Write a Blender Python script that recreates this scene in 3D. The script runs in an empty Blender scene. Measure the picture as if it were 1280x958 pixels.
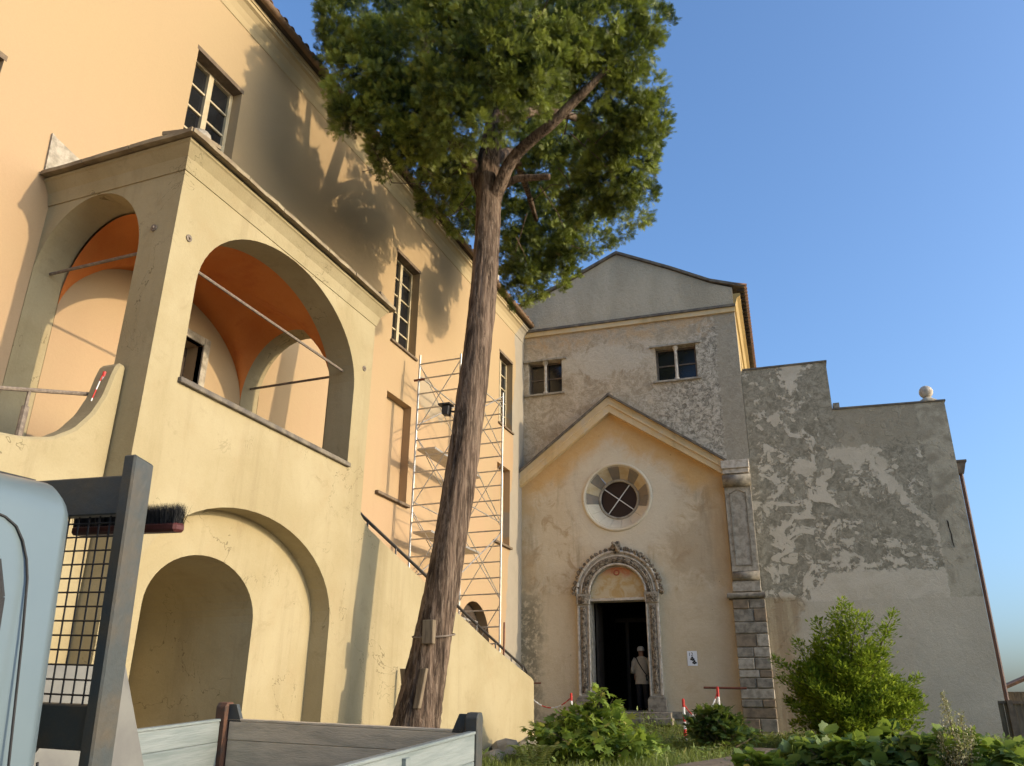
import bpy, bmesh, math, random
import numpy as np
from mathutils import Matrix, Vector
random.seed(7); rng = np.random.default_rng(7)
R = math.radians
scn = bpy.context.scene; col = scn.collection

# ------------------------------------------------------------------ camera, sky, sun, exposure
# the origin is the photographer's eye, 1.6 m above the yard; +Y runs along the long building, Z is up
cam_d = bpy.data.cameras.new('camera'); cam = bpy.data.objects.new('camera', cam_d); col.objects.link(cam)
cam_d.sensor_width = 36; cam_d.lens = 1036 / 1280 * 36; cam_d.clip_start = .05; cam_d.clip_end = 8000
right = Vector((.9324, .3612, .0082)); down = Vector((-.1302, .3552, -.9257)); fwd = Vector((-.3380, .8619, .3782))
cam.matrix_world = Matrix((( right.x, -down.x, -fwd.x, 0), (right.y, -down.y, -fwd.y, 0), (right.z, -down.z, -fwd.z, 0), (0, 0, 0, 1)))
scn.camera = cam
SUN_AZ, SUN_EL = 86.2, 13.5 # degrees clockwise from +Y, degrees above the horizon
world = bpy.data.worlds.new('World'); scn.world = world; world.use_nodes = True
wn = world.node_tree; wn.nodes.clear()
sky = wn.nodes.new('ShaderNodeTexSky'); sky.sky_type = 'NISHITA'; sky.sun_disc = False
sky.sun_elevation = R(SUN_EL); sky.sun_rotation = R(SUN_AZ); sky.air_density = 1.0; sky.dust_density = 4.0; sky.ozone_density = 4.6; sky.altitude = 50
bg = wn.nodes.new('ShaderNodeBackground'); bg.inputs[1].default_value = .15
wo = wn.nodes.new('ShaderNodeOutputWorld')
wn.links.new(sky.outputs[0], bg.inputs[0]); wn.links.new(bg.outputs[0], wo.inputs[0])
sl = bpy.data.lights.new('sun', 'SUN'); sl.energy = 2.0; sl.angle = R(.6); sl.color = (.70, .565, .395)
sun = bpy.data.objects.new('sun', sl); col.objects.link(sun); sun.location = (30, 2, 20)
sdir = Vector((math.sin(R(SUN_AZ)) * math.cos(R(SUN_EL)), math.cos(R(SUN_AZ)) * math.cos(R(SUN_EL)), math.sin(R(SUN_EL))))
sun.rotation_euler = sdir.to_track_quat('Z', 'Y').to_euler()
scn.view_settings.view_transform = 'Standard'; scn.view_settings.look = 'None'
scn.view_settings.exposure = 1.4; scn.view_settings.gamma = 1.0; scn.view_settings.use_curve_mapping = False
scn.cycles.use_denoising = True

# ------------------------------------------------------------------ objects
WM = {}                                            # world matrix of everything made here
def tag(o, label=None, cat=None, group=None, kind=None):
    if label: o['label'] = label
    if cat: o['category'] = cat
    if group: o['group'] = group
    if kind: o['kind'] = kind
    return o
def thing(name, label, cat, loc=(0, 0, 0), group=None, mat=None):
    o = bpy.data.objects.new(name, None); col.objects.link(o); o.empty_display_size = .2
    m = mat or Matrix.Translation(Vector(loc)); o.matrix_world = m; WM[o.name] = m
    return tag(o, label, cat, group)
def link(name, me, mat, parent=None, mw=None, local=False):
    o = bpy.data.objects.new(name, me); col.objects.link(o)
    if mat is not None and not me.materials: me.materials.append(mat)
    mw = mw or Matrix.Identity(4)
    if parent is not None:
        o.parent = parent
        if local: o.matrix_basis = mw; WM[o.name] = WM[parent.name] @ mw
        else:
            o.matrix_parent_inverse = WM[parent.name].inverted(); o.matrix_basis = mw; WM[o.name] = mw
    else: o.matrix_basis = mw; WM[o.name] = mw
    return o
def from_bm(bm, smooth=False):
    bmesh.ops.recalc_face_normals(bm, faces=bm.faces[:])
    me = bpy.data.meshes.new('m'); bm.to_mesh(me); bm.free()
    if smooth: me.polygons.foreach_set('use_smooth', [True] * len(me.polygons))
    return me
class MB:
    """collects shapes into one mesh"""
    def __init__(s): s.v = []; s.f = []
    def add(s, vs, fs):
        n = len(s.v); s.v += [tuple(v) for v in vs]; s.f += [tuple(i + n for i in f) for f in fs]; return s
    def box(s, x0, x1, y0, y1, z0, z1):
        return s.add([(x0,y0,z0),(x1,y0,z0),(x1,y1,z0),(x0,y1,z0),(x0,y0,z1),(x1,y0,z1),(x1,y1,z1),(x0,y1,z1)],
                     [(0,3,2,1),(4,5,6,7),(0,1,5,4),(1,2,6,5),(2,3,7,6),(3,0,4,7)])
    def hexa(s, p): return s.add(p, [(0,3,2,1),(4,5,6,7),(0,1,5,4),(1,2,6,5),(2,3,7,6),(3,0,4,7)])
    def tube(s, pts, rad, n=8, cap=True):
        pts = [Vector(p) for p in pts]; rings = []
        rad = rad if hasattr(rad, '__len__') else [rad] * len(pts)
        up = Vector((0, 0, 1)); vs = []; fs = []
        for i, p in enumerate(pts):
            t = (pts[min(i + 1, len(pts) - 1)] - pts[max(i - 1, 0)]).normalized()
            a = t.cross(up if abs(t.z) < .95 else Vector((0, 1, 0))).normalized(); b = a.cross(t)
            vs += [p + (a * math.cos(2 * math.pi * k / n) + b * math.sin(2 * math.pi * k / n)) * rad[i] for k in range(n)]
        for i in range(len(pts) - 1):
            for k in range(n): fs.append((i*n+k, i*n+(k+1)%n, (i+1)*n+(k+1)%n, (i+1)*n+k))
        if cap: fs += [tuple(range(n))[::-1], tuple(range((len(pts)-1)*n, len(pts)*n))]
        return s.add(vs, fs)
    def prism(s, poly, mp, d0, d1):
        n = len(poly); vs = [mp(a, b, d0) for a, b in poly] + [mp(a, b, d1) for a, b in poly]
        return s.add(vs, [tuple(range(n)), tuple(range(2*n-1, n-1, -1))] + [(i, i+n, (i+1)%n+n, (i+1)%n) for i in range(n)])
    def me(s, smooth=False, bevel=0):
        bm = bmesh.new(); vv = [bm.verts.new(v) for v in s.v]
        for f in s.f:
            try: bm.faces.new([vv[i] for i in f])
            except ValueError: pass
        bmesh.ops.recalc_face_normals(bm, faces=bm.faces[:])
        if bevel: bmesh.ops.bevel(bm, geom=bm.edges[:], offset=bevel, segments=1, affect='EDGES', clamp_overlap=True)
        return from_bm(bm, smooth)
    def build(s, name, mat, parent=None, smooth=False, bevel=0, local=False): return link(name, s.me(smooth, bevel), mat, parent, local=local)
def wall_me(outline, holes, depth, mp):
    """plate with holes: outline and holes in (a, b); depth goes into the wall; mp maps (a, b, d) to the world"""
    bm = bmesh.new(); ed = []
    for lp in [outline] + holes:
        vs = [bm.verts.new((a, b, 0)) for a, b in lp]
        ed += [bm.edges.new((vs[i], vs[(i + 1) % len(vs)])) for i in range(len(vs))]
    bmesh.ops.triangle_fill(bm, edges=ed, use_beauty=True, normal=(0, 0, 1))
    r = bmesh.ops.extrude_face_region(bm, geom=bm.faces[:])
    for v in r['geom']:
        if isinstance(v, bmesh.types.BMVert): v.co.z = depth
    for v in bm.verts: v.co = Vector(mp(v.co.x, v.co.y, v.co.z))
    return from_bm(bm)
def wall(name, outline, holes, depth, mp, mat, parent): return link(name, wall_me(outline, holes, depth, mp), mat, parent)
def rect(a0, a1, b0, b1): return [(a0, b0), (a1, b0), (a1, b1), (a0, b1)]
def archp(c, hw, b0, spring, rise, n=24):
    return [(c - hw, b0), (c + hw, b0)] + [(c + hw * math.cos(math.pi * i / n), spring + rise * math.sin(math.pi * i / n)) for i in range(n + 1)]
def ring(c, b, r, n=40): return [(c + r * math.cos(2*math.pi*i/n), b + r * math.sin(2*math.pi*i/n)) for i in range(n)]
def blob(r, seed, sub=2, amp=.25, sq=(1, 1, 1), freq=1.5):
    bm = bmesh.new(); bmesh.ops.create_icosphere(bm, subdivisions=sub, radius=1)
    g = np.random.default_rng(seed); ph = g.uniform(0, 6, (4, 3)); fr = g.uniform(freq * .6, freq * 1.6, (4, 3))
    for v in bm.verts:
        k = 1 + amp * sum(math.sin(fr[i][0]*v.co.x+ph[i][0]) * math.sin(fr[i][1]*v.co.y+ph[i][1]) * math.cos(fr[i][2]*v.co.z+ph[i][2]) for i in range(4))
        v.co = Vector((v.co.x * sq[0], v.co.y * sq[1], v.co.z * sq[2])) * k * r
    return from_bm(bm)
def batch_me(tv, tf, loc, rot, scale, var):
    """many copies of one small leaf shape in a single mesh; var becomes the vertex attribute 'var'"""
    tv = np.asarray(tv, float); tf = np.asarray(tf, int); n, k = len(loc), len(tv)
    s = np.asarray(scale, float); s = s[:, None, None] if s.ndim == 1 else s[:, None, :]
    v = np.einsum('nij,nkj->nki', rot, tv[None] * s) + np.asarray(loc)[:, None, :]
    f = (tf[None] + (np.arange(n) * k)[:, None, None]).reshape(-1, tf.shape[1])
    me = bpy.data.meshes.new('m'); me.vertices.add(n * k); me.vertices.foreach_set('co', v.reshape(-1).astype(np.float32))
    m = tf.shape[1]; me.loops.add(f.size); me.loops.foreach_set('vertex_index', f.reshape(-1).astype(np.int32))
    me.polygons.add(len(f)); me.polygons.foreach_set('loop_start', (np.arange(len(f)) * m).astype(np.int32))
    me.update(calc_edges=True)
    a = me.attributes.new('var', 'FLOAT', 'POINT'); a.data.foreach_set('value', np.repeat(var, k).astype(np.float32))
    return me
def rots(dirs, spin):
    """rotation matrices whose local Y points along dirs"""
    d = dirs / np.linalg.norm(dirs, axis=1, keepdims=True)
    h = np.where(np.abs(d[:, 2:3]) < .95, np.array([[0, 0, 1.]]), np.array([[1., 0, 0]]))
    x = np.cross(d, h); x /= np.linalg.norm(x, axis=1, keepdims=True); z = np.cross(x, d)
    c, s_ = np.cos(spin)[:, None], np.sin(spin)[:, None]
    return np.stack([x * c + z * s_, d, -x * s_ + z * c], axis=2)

# ------------------------------------------------------------------ materials
class NT:
    def __init__(s, name):
        s.mat = bpy.data.materials.new(name); s.mat.use_nodes = True; s.t = s.mat.node_tree; s.t.nodes.clear()
        s.o = s.t.nodes.new('ShaderNodeOutputMaterial')
    def n(s, typ, **kw):
        nd = s.t.nodes.new('ShaderNode' + typ)
        for k, v in kw.items(): setattr(nd, k, v)
        return nd
    def put(s, inp, v):
        if isinstance(v, bpy.types.NodeSocket): s.t.links.new(v, inp)
        elif v is not None:
            if hasattr(v, '__len__') and len(v) == 3 and inp.type == 'RGBA': v = (*v, 1)
            inp.default_value = v
    def m(s, op, a, b=None, c=None, clamp=False):
        nd = s.n('Math', operation=op, use_clamp=clamp); s.put(nd.inputs[0], a); s.put(nd.inputs[1], b)
        if c is not None: s.put(nd.inputs[2], c)
        return nd.outputs[0]
    def pos(s): return s.n('NewGeometry').outputs['Position']
    def obj(s): return s.n('TexCoord').outputs['Object']
    def sep(s, v): nd = s.n('SeparateXYZ'); s.put(nd.inputs[0], v); return nd.outputs
    def comb(s, x, y, z): nd = s.n('CombineXYZ'); [s.put(i, q) for i, q in zip(nd.inputs, (x, y, z))]; return nd.outputs[0]
    def scale(s, v, k): nd = s.n('VectorMath', operation='MULTIPLY'); s.put(nd.inputs[0], v); s.put(nd.inputs[1], k); return nd.outputs[0]
    def noise(s, sc, det=4, rough=.55, v=None, dist=0):
        nd = s.n('TexNoise'); s.put(nd.inputs['Vector'], v if v is not None else s.pos())
        nd.inputs['Scale'].default_value = sc; nd.inputs['Detail'].default_value = det; nd.inputs['Roughness'].default_value = rough; nd.inputs['Distortion'].default_value = dist
        return nd.outputs[0]
    def voro(s, sc, v=None, feat='F1'):
        nd = s.n('TexVoronoi', feature=feat); s.put(nd.inputs['Vector'], v if v is not None else s.pos()); nd.inputs['Scale'].default_value = sc
        return nd.outputs[0]
    def ss(s, x, a, b, lo=0, hi=1):
        nd = s.n('MapRange', interpolation_type='SMOOTHSTEP'); s.put(nd.inputs[0], x)
        if a > b: a, b, lo, hi = b, a, hi, lo
        for i, q in zip(nd.inputs[1:5], (a, b, lo, hi)): i.default_value = q
        return nd.outputs[0]
    def mix(s, f, a, b, mode='MIX'):
        nd = s.n('Mix', data_type='RGBA', blend_type=mode); s.put(nd.inputs[0], f); s.put(nd.inputs[6], a); s.put(nd.inputs[7], b); return nd.outputs[2]
    def mul(s, a, b): return s.m('MULTIPLY', a, b)
    def bsdf(s, colr, rough=.8, h=None, bump=.3, dist=.02, spec=.3, metal=0, coat=0):
        b = s.n('BsdfPrincipled'); s.put(b.inputs['Base Color'], colr); s.put(b.inputs['Roughness'], rough)
        b.inputs['Specular IOR Level'].default_value = spec; b.inputs['Metallic'].default_value = metal; b.inputs['Coat Weight'].default_value = coat
        if h is not None:
            bp = s.n('Bump'); bp.inputs['Strength'].default_value = bump; bp.inputs['Distance'].default_value = dist; s.put(bp.inputs['Height'], h)
            s.t.links.new(bp.outputs[0], b.inputs['Normal'])
        s.t.links.new(b.outputs[0], s.o.inputs[0]); return s.mat
def plaster(name, c1, c2, c3=None, streak=.12, sc=.7, bump=.25):
    """trowelled lime wash: broad cloudy tone, faint rain streaks, fine grain"""
    t = NT(name); p = t.pos(); a = t.noise(sc, 5, .6, p, .4)
    c = t.mix(t.ss(a, .3, .7), c1, c2)
    if c3: c = t.mix(t.mul(t.ss(t.noise(sc * 2.3, 6, .65, p), .52, .72), .7), c, c3)
    st = t.noise(1.0, 5, .6, t.scale(p, (2.6, 2.6, .22)))
    c = t.mix(t.mul(t.ss(st, .5, .75), streak), c, (.16, .12, .07), 'MIX')
    g = t.noise(60, 3, .6, p); c = t.mix(.10, c, t.mix(g, (.0, .0, .0), (1, 1, 1)), 'OVERLAY')
    h = t.m('ADD', t.mul(t.noise(9, 5, .6, p, .6), 1.0), t.mul(g, .25))
    return t.bsdf(c, .9, h, bump, .02, .2)
def plain(name, c1, c2=None, rough=.6, sc=6, bump=.15, spec=.4, metal=0, stretch=(1, 1, 1), obj=False, coat=0):
    t = NT(name); p = t.scale(t.obj() if obj else t.pos(), stretch); a = t.noise(sc, 5, .6, p)
    c = t.mix(t.ss(a, .35, .7), c1, c2 or tuple(x * .75 for x in c1))
    return t.bsdf(c, rough, t.noise(sc * 5, 4, .6, p), bump, .01, spec, metal, coat)
def leafmat(name, dark, light, trans=.35, tip=None, rough=.5):
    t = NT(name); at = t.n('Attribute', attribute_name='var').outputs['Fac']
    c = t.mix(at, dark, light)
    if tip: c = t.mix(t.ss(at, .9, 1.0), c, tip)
    b = t.n('BsdfPrincipled'); t.put(b.inputs['Base Color'], c); b.inputs['Roughness'].default_value = rough; b.inputs['Specular IOR Level'].default_value = .3
    tr = t.n('BsdfTranslucent'); t.put(tr.inputs[0], t.mix(.5, c, (.35, .45, .05)))
    mx = t.n('MixShader'); mx.inputs[0].default_value = trans
    t.t.links.new(b.outputs[0], mx.inputs[1]); t.t.links.new(tr.outputs[0], mx.inputs[2]); t.t.links.new(mx.outputs[0], t.o.inputs[0])
    return t.mat
# the church stands at a slight angle: u runs along its front from the inner corner, d goes into the wall
C0 = Vector((-8.811, 23.51, 0)); CU = Vector((.99818, .06035, 0)); CN = Vector((-.06035, .99818, 0))
def cp(u, z, d): return C0 + CU * u + CN * d + Vector((0, 0, z))
def uz(t):
    p = t.pos(); nd = t.n('VectorMath', operation='SUBTRACT'); t.put(nd.inputs[0], p); nd.inputs[1].default_value = C0
    dt = t.n('VectorMath', operation='DOT_PRODUCT'); t.t.links.new(nd.outputs[0], dt.inputs[0]); dt.inputs[1].default_value = CU
    return p, dt.outputs['Value'], t.sep(p)[2]
# ---- specific materials
def m_long():
    t = NT('peach limewash'); p = t.pos(); y, z = t.sep(p)[1], t.sep(p)[2]
    c = t.mix(t.ss(t.noise(.35, 5, .6, p, .5), .3, .7), (.391, .267, .156), (.378, .273, .154))
    c = t.mix(t.mul(t.ss(t.noise(1.0, 5, .6, t.scale(p, (2.2, 2.2, .2))), .52, .75), .10), c, (.285, .192, .112))
    c = t.mix(t.ss(z, 11.655, 11.665), c, t.mix(t.noise(2, 4, .6, p), (.415, .347, .205), (.372, .304, .174)))      # paler cornice
    c = t.mix(t.ss(z, 7.2, 9.5, .0, .55), c, (.378, .281, .149))
    edge = t.m('ADD', t.m('ADD', y, t.mul(t.m('SUBTRACT', t.noise(.9, 3, .5, p), .5), .9)), t.mul(z, -.07))
    grey = t.mix(t.noise(3, 5, .6, p), (.273, .242, .186), (.347, .304, .236))
    c = t.mix(t.ss(edge, 21.98, 22.02), c, grey)                                  # unpainted strip by the church
    q = t.m('SUBTRACT', t.m('ADD', t.mul(t.m('ABSOLUTE', t.m('SUBTRACT', y, 16.9)), .55), t.m('ABSOLUTE', t.m('SUBTRACT', z, t.m('ADD', 7.3, t.mul(t.m('SUBTRACT', y, 16.9), -.25))))), t.mul(t.noise(2.2, 5, .65, p), 1.25))
    c = t.mix(t.ss(q, -.20, -.14), t.mix(t.noise(5, 5, .7, p), (.298, .254, .180), (.397, .298, .186)), c)              # mortar repair beside the scaffold
    g = t.noise(60, 3, .6, p); c = t.mix(.08, c, t.mix(g, (0, 0, 0), (1, 1, 1)), 'OVERLAY')
    return t.bsdf(c, .9, t.m('ADD', t.noise(7, 5, .6, p, .5), t.mul(g, .2)), .22, .02, .2)
def m_porch():
    t = NT('cream limewash'); p = t.pos(); z = t.sep(p)[2]
    c = t.mix(t.ss(t.noise(.8, 5, .6, p, .6), .3, .7), (.304, .248, .136), (.353, .295, .174))
    c = t.mix(t.mul(t.ss(t.noise(1.7, 6, .65, p), .5, .75), .35), c, (.298, .223, .118))
    c = t.mix(t.mul(t.ss(t.noise(1.0, 5, .65, t.scale(p, (3.2, 3.2, .25))), .50, .70), .38), c, (.236, .186, .102))
    c = t.mix(t.mul(t.ss(t.noise(2.6, 6, .7, p, 1.5), .56, .70), .40), c, (.248, .198, .109))
    hair = t.ss(t.m('ABSOLUTE', t.m('SUBTRACT', t.noise(.9, 5, .62, p, .8), .5)), .0045, .0015); c = t.mix(t.mul(t.mul(hair, t.ss(t.noise(.7, 2, .5, p), .52, .6)), .7), c, (.12, .095, .05))
    damp = t.ss(t.m('ADD', z, t.mul(t.noise(1.5, 5, .6, p), 1.4)), .35, -.35); c = t.mix(t.mul(damp, .5), c, (.260, .223, .149))
    g = t.noise(50, 3, .6, p); c = t.mix(.10, c, t.mix(g, (0, 0, 0), (1, 1, 1)), 'OVERLAY')
    return t.bsdf(c, .9, t.m('ADD', t.noise(6, 5, .6, p, .6), t.mul(g, .2)), .30, .025, .2)
def m_front():
    t = NT('stained tan plaster'); p, u, z = uz(t)
    n1 = t.noise(.7, 6, .62, p, .6); n2 = t.noise(2.3, 6, .68, p, .8); n3 = t.noise(7, 6, .7, p)
    c = t.mix(t.ss(n1, .32, .68), (.54, .435, .285), (.62, .52, .36))
    c = t.mix(t.mul(t.ss(n2, .5, .7), .55), c, (.63, .56, .42))
    c = t.mix(t.mul(t.ss(t.noise(1.4, 7, .7, p, 1.2), .50, .64), .7), c, (.40, .275, .145))
    c = t.mix(t.mul(t.ss(t.noise(1.0, 6, .7, t.scale(p, (2.4, 2.4, .3))), .52, .68), .6), c, (.32, .25, .155))
    w = t.m('ADD', t.mul(t.m('SUBTRACT', n1, .5), 1.4), t.mul(t.m('SUBTRACT', n2, .5), .9))
    # pale ring of newer plaster round the rose window
    r = t.m('SQRT', t.m('ADD', t.m('POWER', t.m('SUBTRACT', u, 3.1), 2), t.m('POWER', t.mul(t.m('SUBTRACT', z, 6.3), .85), 2)))
    c = t.mix(t.mul(t.ss(t.m('ADD', r, w), 2.0, 1.4), .75), c, (.65, .58, .44))
    # ochre paint left under the coping
    h = t.m('SUBTRACT', t.m('SUBTRACT', 9.0, t.mul(t.m('ABSOLUTE', t.m('SUBTRACT', u, 2.84)), .74)), z)
    c = t.mix(t.mul(t.ss(t.m('ADD', h, w), 1.35, .45), .9), c, t.mix(n3, (.56, .32, .10), (.64, .43, .20)))
    c = t.mix(t.mul(t.ss(t.m('ADD', t.m('ADD', u, t.mul(w, .6)), 0), .55, .05), .5), c, (.55, .38, .20))
    # brown weathering right of the rose, rusty run over the door
    b = t.m('SQRT', t.m('ADD', t.m('POWER', t.m('SUBTRACT', u, 5.4), 2), t.m('POWER', t.mul(t.m('SUBTRACT', z, 4.7), .8), 2)))
    c = t.mix(t.mul(t.ss(t.m('ADD', b, t.mul(w, 1.2)), 1.15, .7), .6), c, (.40, .305, .19))
    c = t.mix(t.mul(t.ss(t.m('ADD', u, t.mul(w, .35)), 5.45, 5.85), .6), c, (.54, .37, .19))
    # the flat repaired dado
    dd = t.ss(t.m('ADD', z, t.mul(w, .45)), 3.55, 3.40)
    c = t.mix(t.mul(dd, .74), c, t.mix(t.ss(n1, .3, .7), (.55, .435, .275), (.59, .485, .325)))
    lc = t.mul(t.ss(t.m('ADD', u, t.mul(n2, -1.2)), .25, -.35), t.mul(t.ss(z, 4.2, 2.8), t.ss(n3, .38, .52)))
    c = t.mix(t.mul(lc, .75), c, (.16, .14, .09))
    ps = t.ss(t.voro(2.2, p), .035, .02); c = t.mix(t.mul(ps, .8), c, (.12, .08, .05))
    g = t.noise(45, 4, .65, p); c = t.mix(.18, c, t.mix(g, (0, 0, 0), (1, 1, 1)), 'OVERLAY')
    return t.bsdf(c, .92, t.m('ADD', t.m('ADD', t.mul(n2, .8), t.mul(n3, .5)), t.mul(g, .2)), .5, .04, .15)
def m_upper():
    t = NT('flaking grey plaster'); p, u, z = uz(t)
    n1 = t.noise(.6, 6, .65, p, .8); n2 = t.noise(2.0, 7, .7, p, 1.0); n3 = t.noise(6.5, 7, .75, p, .8); g = t.noise(35, 4, .7, p)
    w = t.m('ADD', t.mul(t.m('SUBTRACT', n1, .5), 2.2), t.mul(t.m('SUBTRACT', n2, .5), 1.2))
    warm = t.mix(t.ss(t.m('ADD', t.mul(n2, .6), t.mul(n3, .4)), .40, .60), (.40, .315, .21), (.60, .50, .36))
    greyc = t.mix(t.ss(n3, .40, .60), (.20, .175, .13), (.56, .49, .38))
    gm = t.ss(t.m('ADD', t.m('ADD', t.mul(u, .75), t.mul(z, -.55)), w), -2.6, -1.2)
    c = t.mix(gm, warm, greyc)
    pale = t.m('SUBTRACT', t.m('ADD', t.mul(t.m('ABSOLUTE', t.m('SUBTRACT', u, 2.6)), .8), t.mul(t.m('ABSOLUTE', t.m('SUBTRACT', z, 10.75)), 1.7)), w)
    c = t.mix(t.mul(t.ss(pale, 1.45, 1.1), .8), c, t.mix(n3, (.52, .45, .33), (.66, .58, .45)))
    crk = t.ss(t.m('ABSOLUTE', t.m('SUBTRACT', t.noise(2.6, 7, .7, p, 1.6), .5)), .022, .006)
    c = t.mix(t.mul(t.mul(crk, t.ss(n2, .42, .55)), .55), c, (.58, .52, .41))
    fl = t.ss(t.noise(11, 6, .75, p, .8), .54, .60); c = t.mix(t.mul(fl, t.m('ADD', .22, t.mul(gm, .55))), c, (.66, .59, .47))
    c = t.mix(t.mul(t.ss(t.m('ADD', z, t.mul(w, .4)), 11.1, 11.5), t.mul(t.ss(n2, .42, .60), .6)), c, (.50, .30, .13))     # ochre band
    c = t.mix(t.mul(t.ss(t.m('ADD', u, t.mul(t.m('SUBTRACT', n2, .5), .5)), 6.15, 6.25), .8), c, (.37, .32, .235))
    above = t.ss(z, 12.10, 12.12)                                                 # the bare cement gable
    ng = t.noise(1.2, 6, .65, t.scale(p, (1, 1, .35)))
    c = t.mix(above, c, t.mix(t.ss(ng, .3, .7), (.42, .355, .25), (.52, .445, .32)))
    c = t.mix(.28, c, t.mix(g, (0, 0, 0), (1, 1, 1)), 'OVERLAY')
    return t.bsdf(c, .95, t.m('ADD', t.m('ADD', t.mul(n2, .8), n3), t.mul(g, .35)), .8, .06, .1)
def m_side():
    t = NT('lichen grey render'); p, u, z = uz(t)
    n1 = t.noise(.55, 5, .6, p, .5); n2 = t.noise(1.3, 5, .6, p, .9); n3 = t.noise(5.5, 7, .72, p, .6); g = t.noise(38, 4, .7, p)
    dark = t.mix(t.ss(t.m('ADD', t.mul(n3, .6), t.mul(t.noise(16, 6, .75, p), .4)), .40, .60), (.22, .19, .132), (.40, .35, .255))
    light = t.mix(t.ss(n2, .3, .7), (.53, .45, .325), (.62, .535, .40))
    w1 = t.m('SUBTRACT', n1, .5); w2 = t.m('SUBTRACT', n2, .5); w3 = t.m('SUBTRACT', n3, .5)
    # flaked spots: many towards the church and at mid height, few towards the corner
    dens = t.m('ADD', t.ss(u, 11.6, 7.6, .22, .62), t.m('ADD', t.mul(w1, 1.5), t.mul(t.m('ABSOLUTE', t.m('SUBTRACT', z, 5.0)), -.07)))
    wx, wz = t.m('SUBTRACT', t.noise(3.2, 4, .6, p), .5), t.m('SUBTRACT', t.noise(3.2, 4, .6, t.scale(p, (1.1, 1.3, -1.2))), .5)
    mk = None
    for sc, rr in ((1.7, .50), (3.4, .52), (6.5, .5)):
        nd = t.n('TexVoronoi', feature='F1'); nd.inputs['Scale'].default_value = sc
        t.put(nd.inputs['Vector'], t.comb(t.m('ADD', u, t.mul(wx, 1.1 / sc ** .4)), 0, t.m('ADD', z, t.mul(wz, .9 / sc ** .4))))
        cs = t.n('SeparateColor'); t.t.links.new(nd.outputs['Color'], cs.inputs[0])
        on = t.m('LESS_THAN', cs.outputs[0], t.m('ADD', dens, -.08)); rad = t.m('ADD', .12, t.mul(cs.outputs[1], rr - .1))
        sp_ = t.mul(on, t.ss(t.m('SUBTRACT', t.m('ADD', nd.outputs['Distance'], t.mul(w3, .45)), rad), .05, -.05))
        mk = sp_ if mk is None else t.m('MAXIMUM', mk, sp_)
    m1 = t.ss(t.m('ADD', t.m('ADD', n2, t.mul(w3, .35)), t.mul(dens, .16)), .615, .66); mk = t.m('MAXIMUM', mk, m1)
    ln = t.m('ABSOLUTE', t.m('ADD', t.m('SUBTRACT', u, 11.9), t.m('ADD', t.mul(t.m('SUBTRACT', z, 3.6), .55), t.mul(w2, 1.3))))
    m2 = t.mul(t.ss(t.m('ADD', ln, t.mul(w3, .7)), .17, .08), t.mul(t.ss(z, 3.3, 3.6), t.ss(z, 7.9, 7.6)))
    sh = t.m('ADD', t.m('ADD', t.mul(t.m('ABSOLUTE', t.m('SUBTRACT', u, 9.6)), .55), t.m('ABSOLUTE', t.m('SUBTRACT', z, 7.05))), t.m('ADD', t.mul(w2, -1.4), t.mul(w3, .9)))
    m3 = t.ss(sh, .50, .44)
    m4 = t.ss(t.m('ADD', t.m('ADD', z, t.mul(w2, .9)), t.m('ADD', t.mul(w3, .4), t.mul(t.m('MAXIMUM', t.m('SUBTRACT', 8.6, u), 0), 1.3))), 3.85, 3.80)
    mk = t.m('MAXIMUM', t.m('MAXIMUM', mk, m2), t.m('MAXIMUM', m3, m4))
    c = t.mix(mk, dark, light)
    up = t.mul(t.ss(t.m('ADD', z, t.m('ADD', t.mul(w2, 1.2), t.mul(w3, .5))), 7.15, 7.25), t.mul(t.ss(u, 9.2, 9.4), t.ss(u, 11.5, 11.3)))
    c = t.mix(t.mul(up, .85), c, t.mix(n3, (.28, .235, .16), (.42, .36, .255)))                  # brown-grey render near the top
    st = t.ss(t.m('ADD', u, t.m('ADD', t.mul(w2, .35), t.mul(w3, .15))), 11.42, 11.46)
    c = t.mix(st, c, t.mix(t.ss(n2, .40, .60), (.31, .265, .185), (.47, .405, .29)))             # corner strip
    lw = t.ss(t.m('ADD', z, t.mul(w3, .12)), 3.06, 3.02)                                          # smooth cement below
    c = t.mix(lw, c, t.mix(t.ss(t.m('ADD', n1, t.mul(w3, .2)), .3, .7), (.47, .40, .29), (.57, .49, .36)))
    br = t.mul(t.ss(t.m('ADD', u, t.mul(w2, 1.2)), 8.0, 7.5), t.ss(z, 3.25, 3.1))
    c = t.mix(t.mul(br, .8), c, t.mix(t.ss(t.noise(1.4, 5, .7, t.scale(p, (3, 3, .3))), .4, .6), (.47, .36, .21), (.34, .23, .12)))
    c = t.mix(.25, c, t.mix(g, (0, 0, 0), (1, 1, 1)), 'OVERLAY')
    return t.bsdf(c, .95, t.m('ADD', t.m('ADD', t.mul(n3, .7), t.mul(mk, .5)), t.mul(g, .3)), .7, .05, .1)
M = {}
M['long'] = m_long(); M['porch'] = m_porch(); M['front'] = m_front(); M['upper'] = m_upper(); M['side'] = m_side()
M['vault'] = plaster('terracotta wash', (.50, .145, .03), (.57, .20, .05), (.42, .105, .026), .05)
M['yellow'] = plaster('ochre yellow wash', (.42, .30, .12), (.38, .26, .10), (.28, .19, .10), .2)
M['coping'] = plaster('ochre coping', (.64, .50, .30), (.60, .43, .21), (.55, .48, .36), .25, 1.2, .4)
M['slate'] = plain('weathered slate', (.11, .095, .08), (.20, .17, .125), .85, 5, .5, .2)
M['slab'] = plain('lichened stone slab', (.20, .155, .10), (.33, .27, .17), .9, 4, .7, .15)
M['stone'] = plain('grey weathered stone', (.30, .265, .205), (.15, .13, .10), .92, 7, .9, .15)
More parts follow.
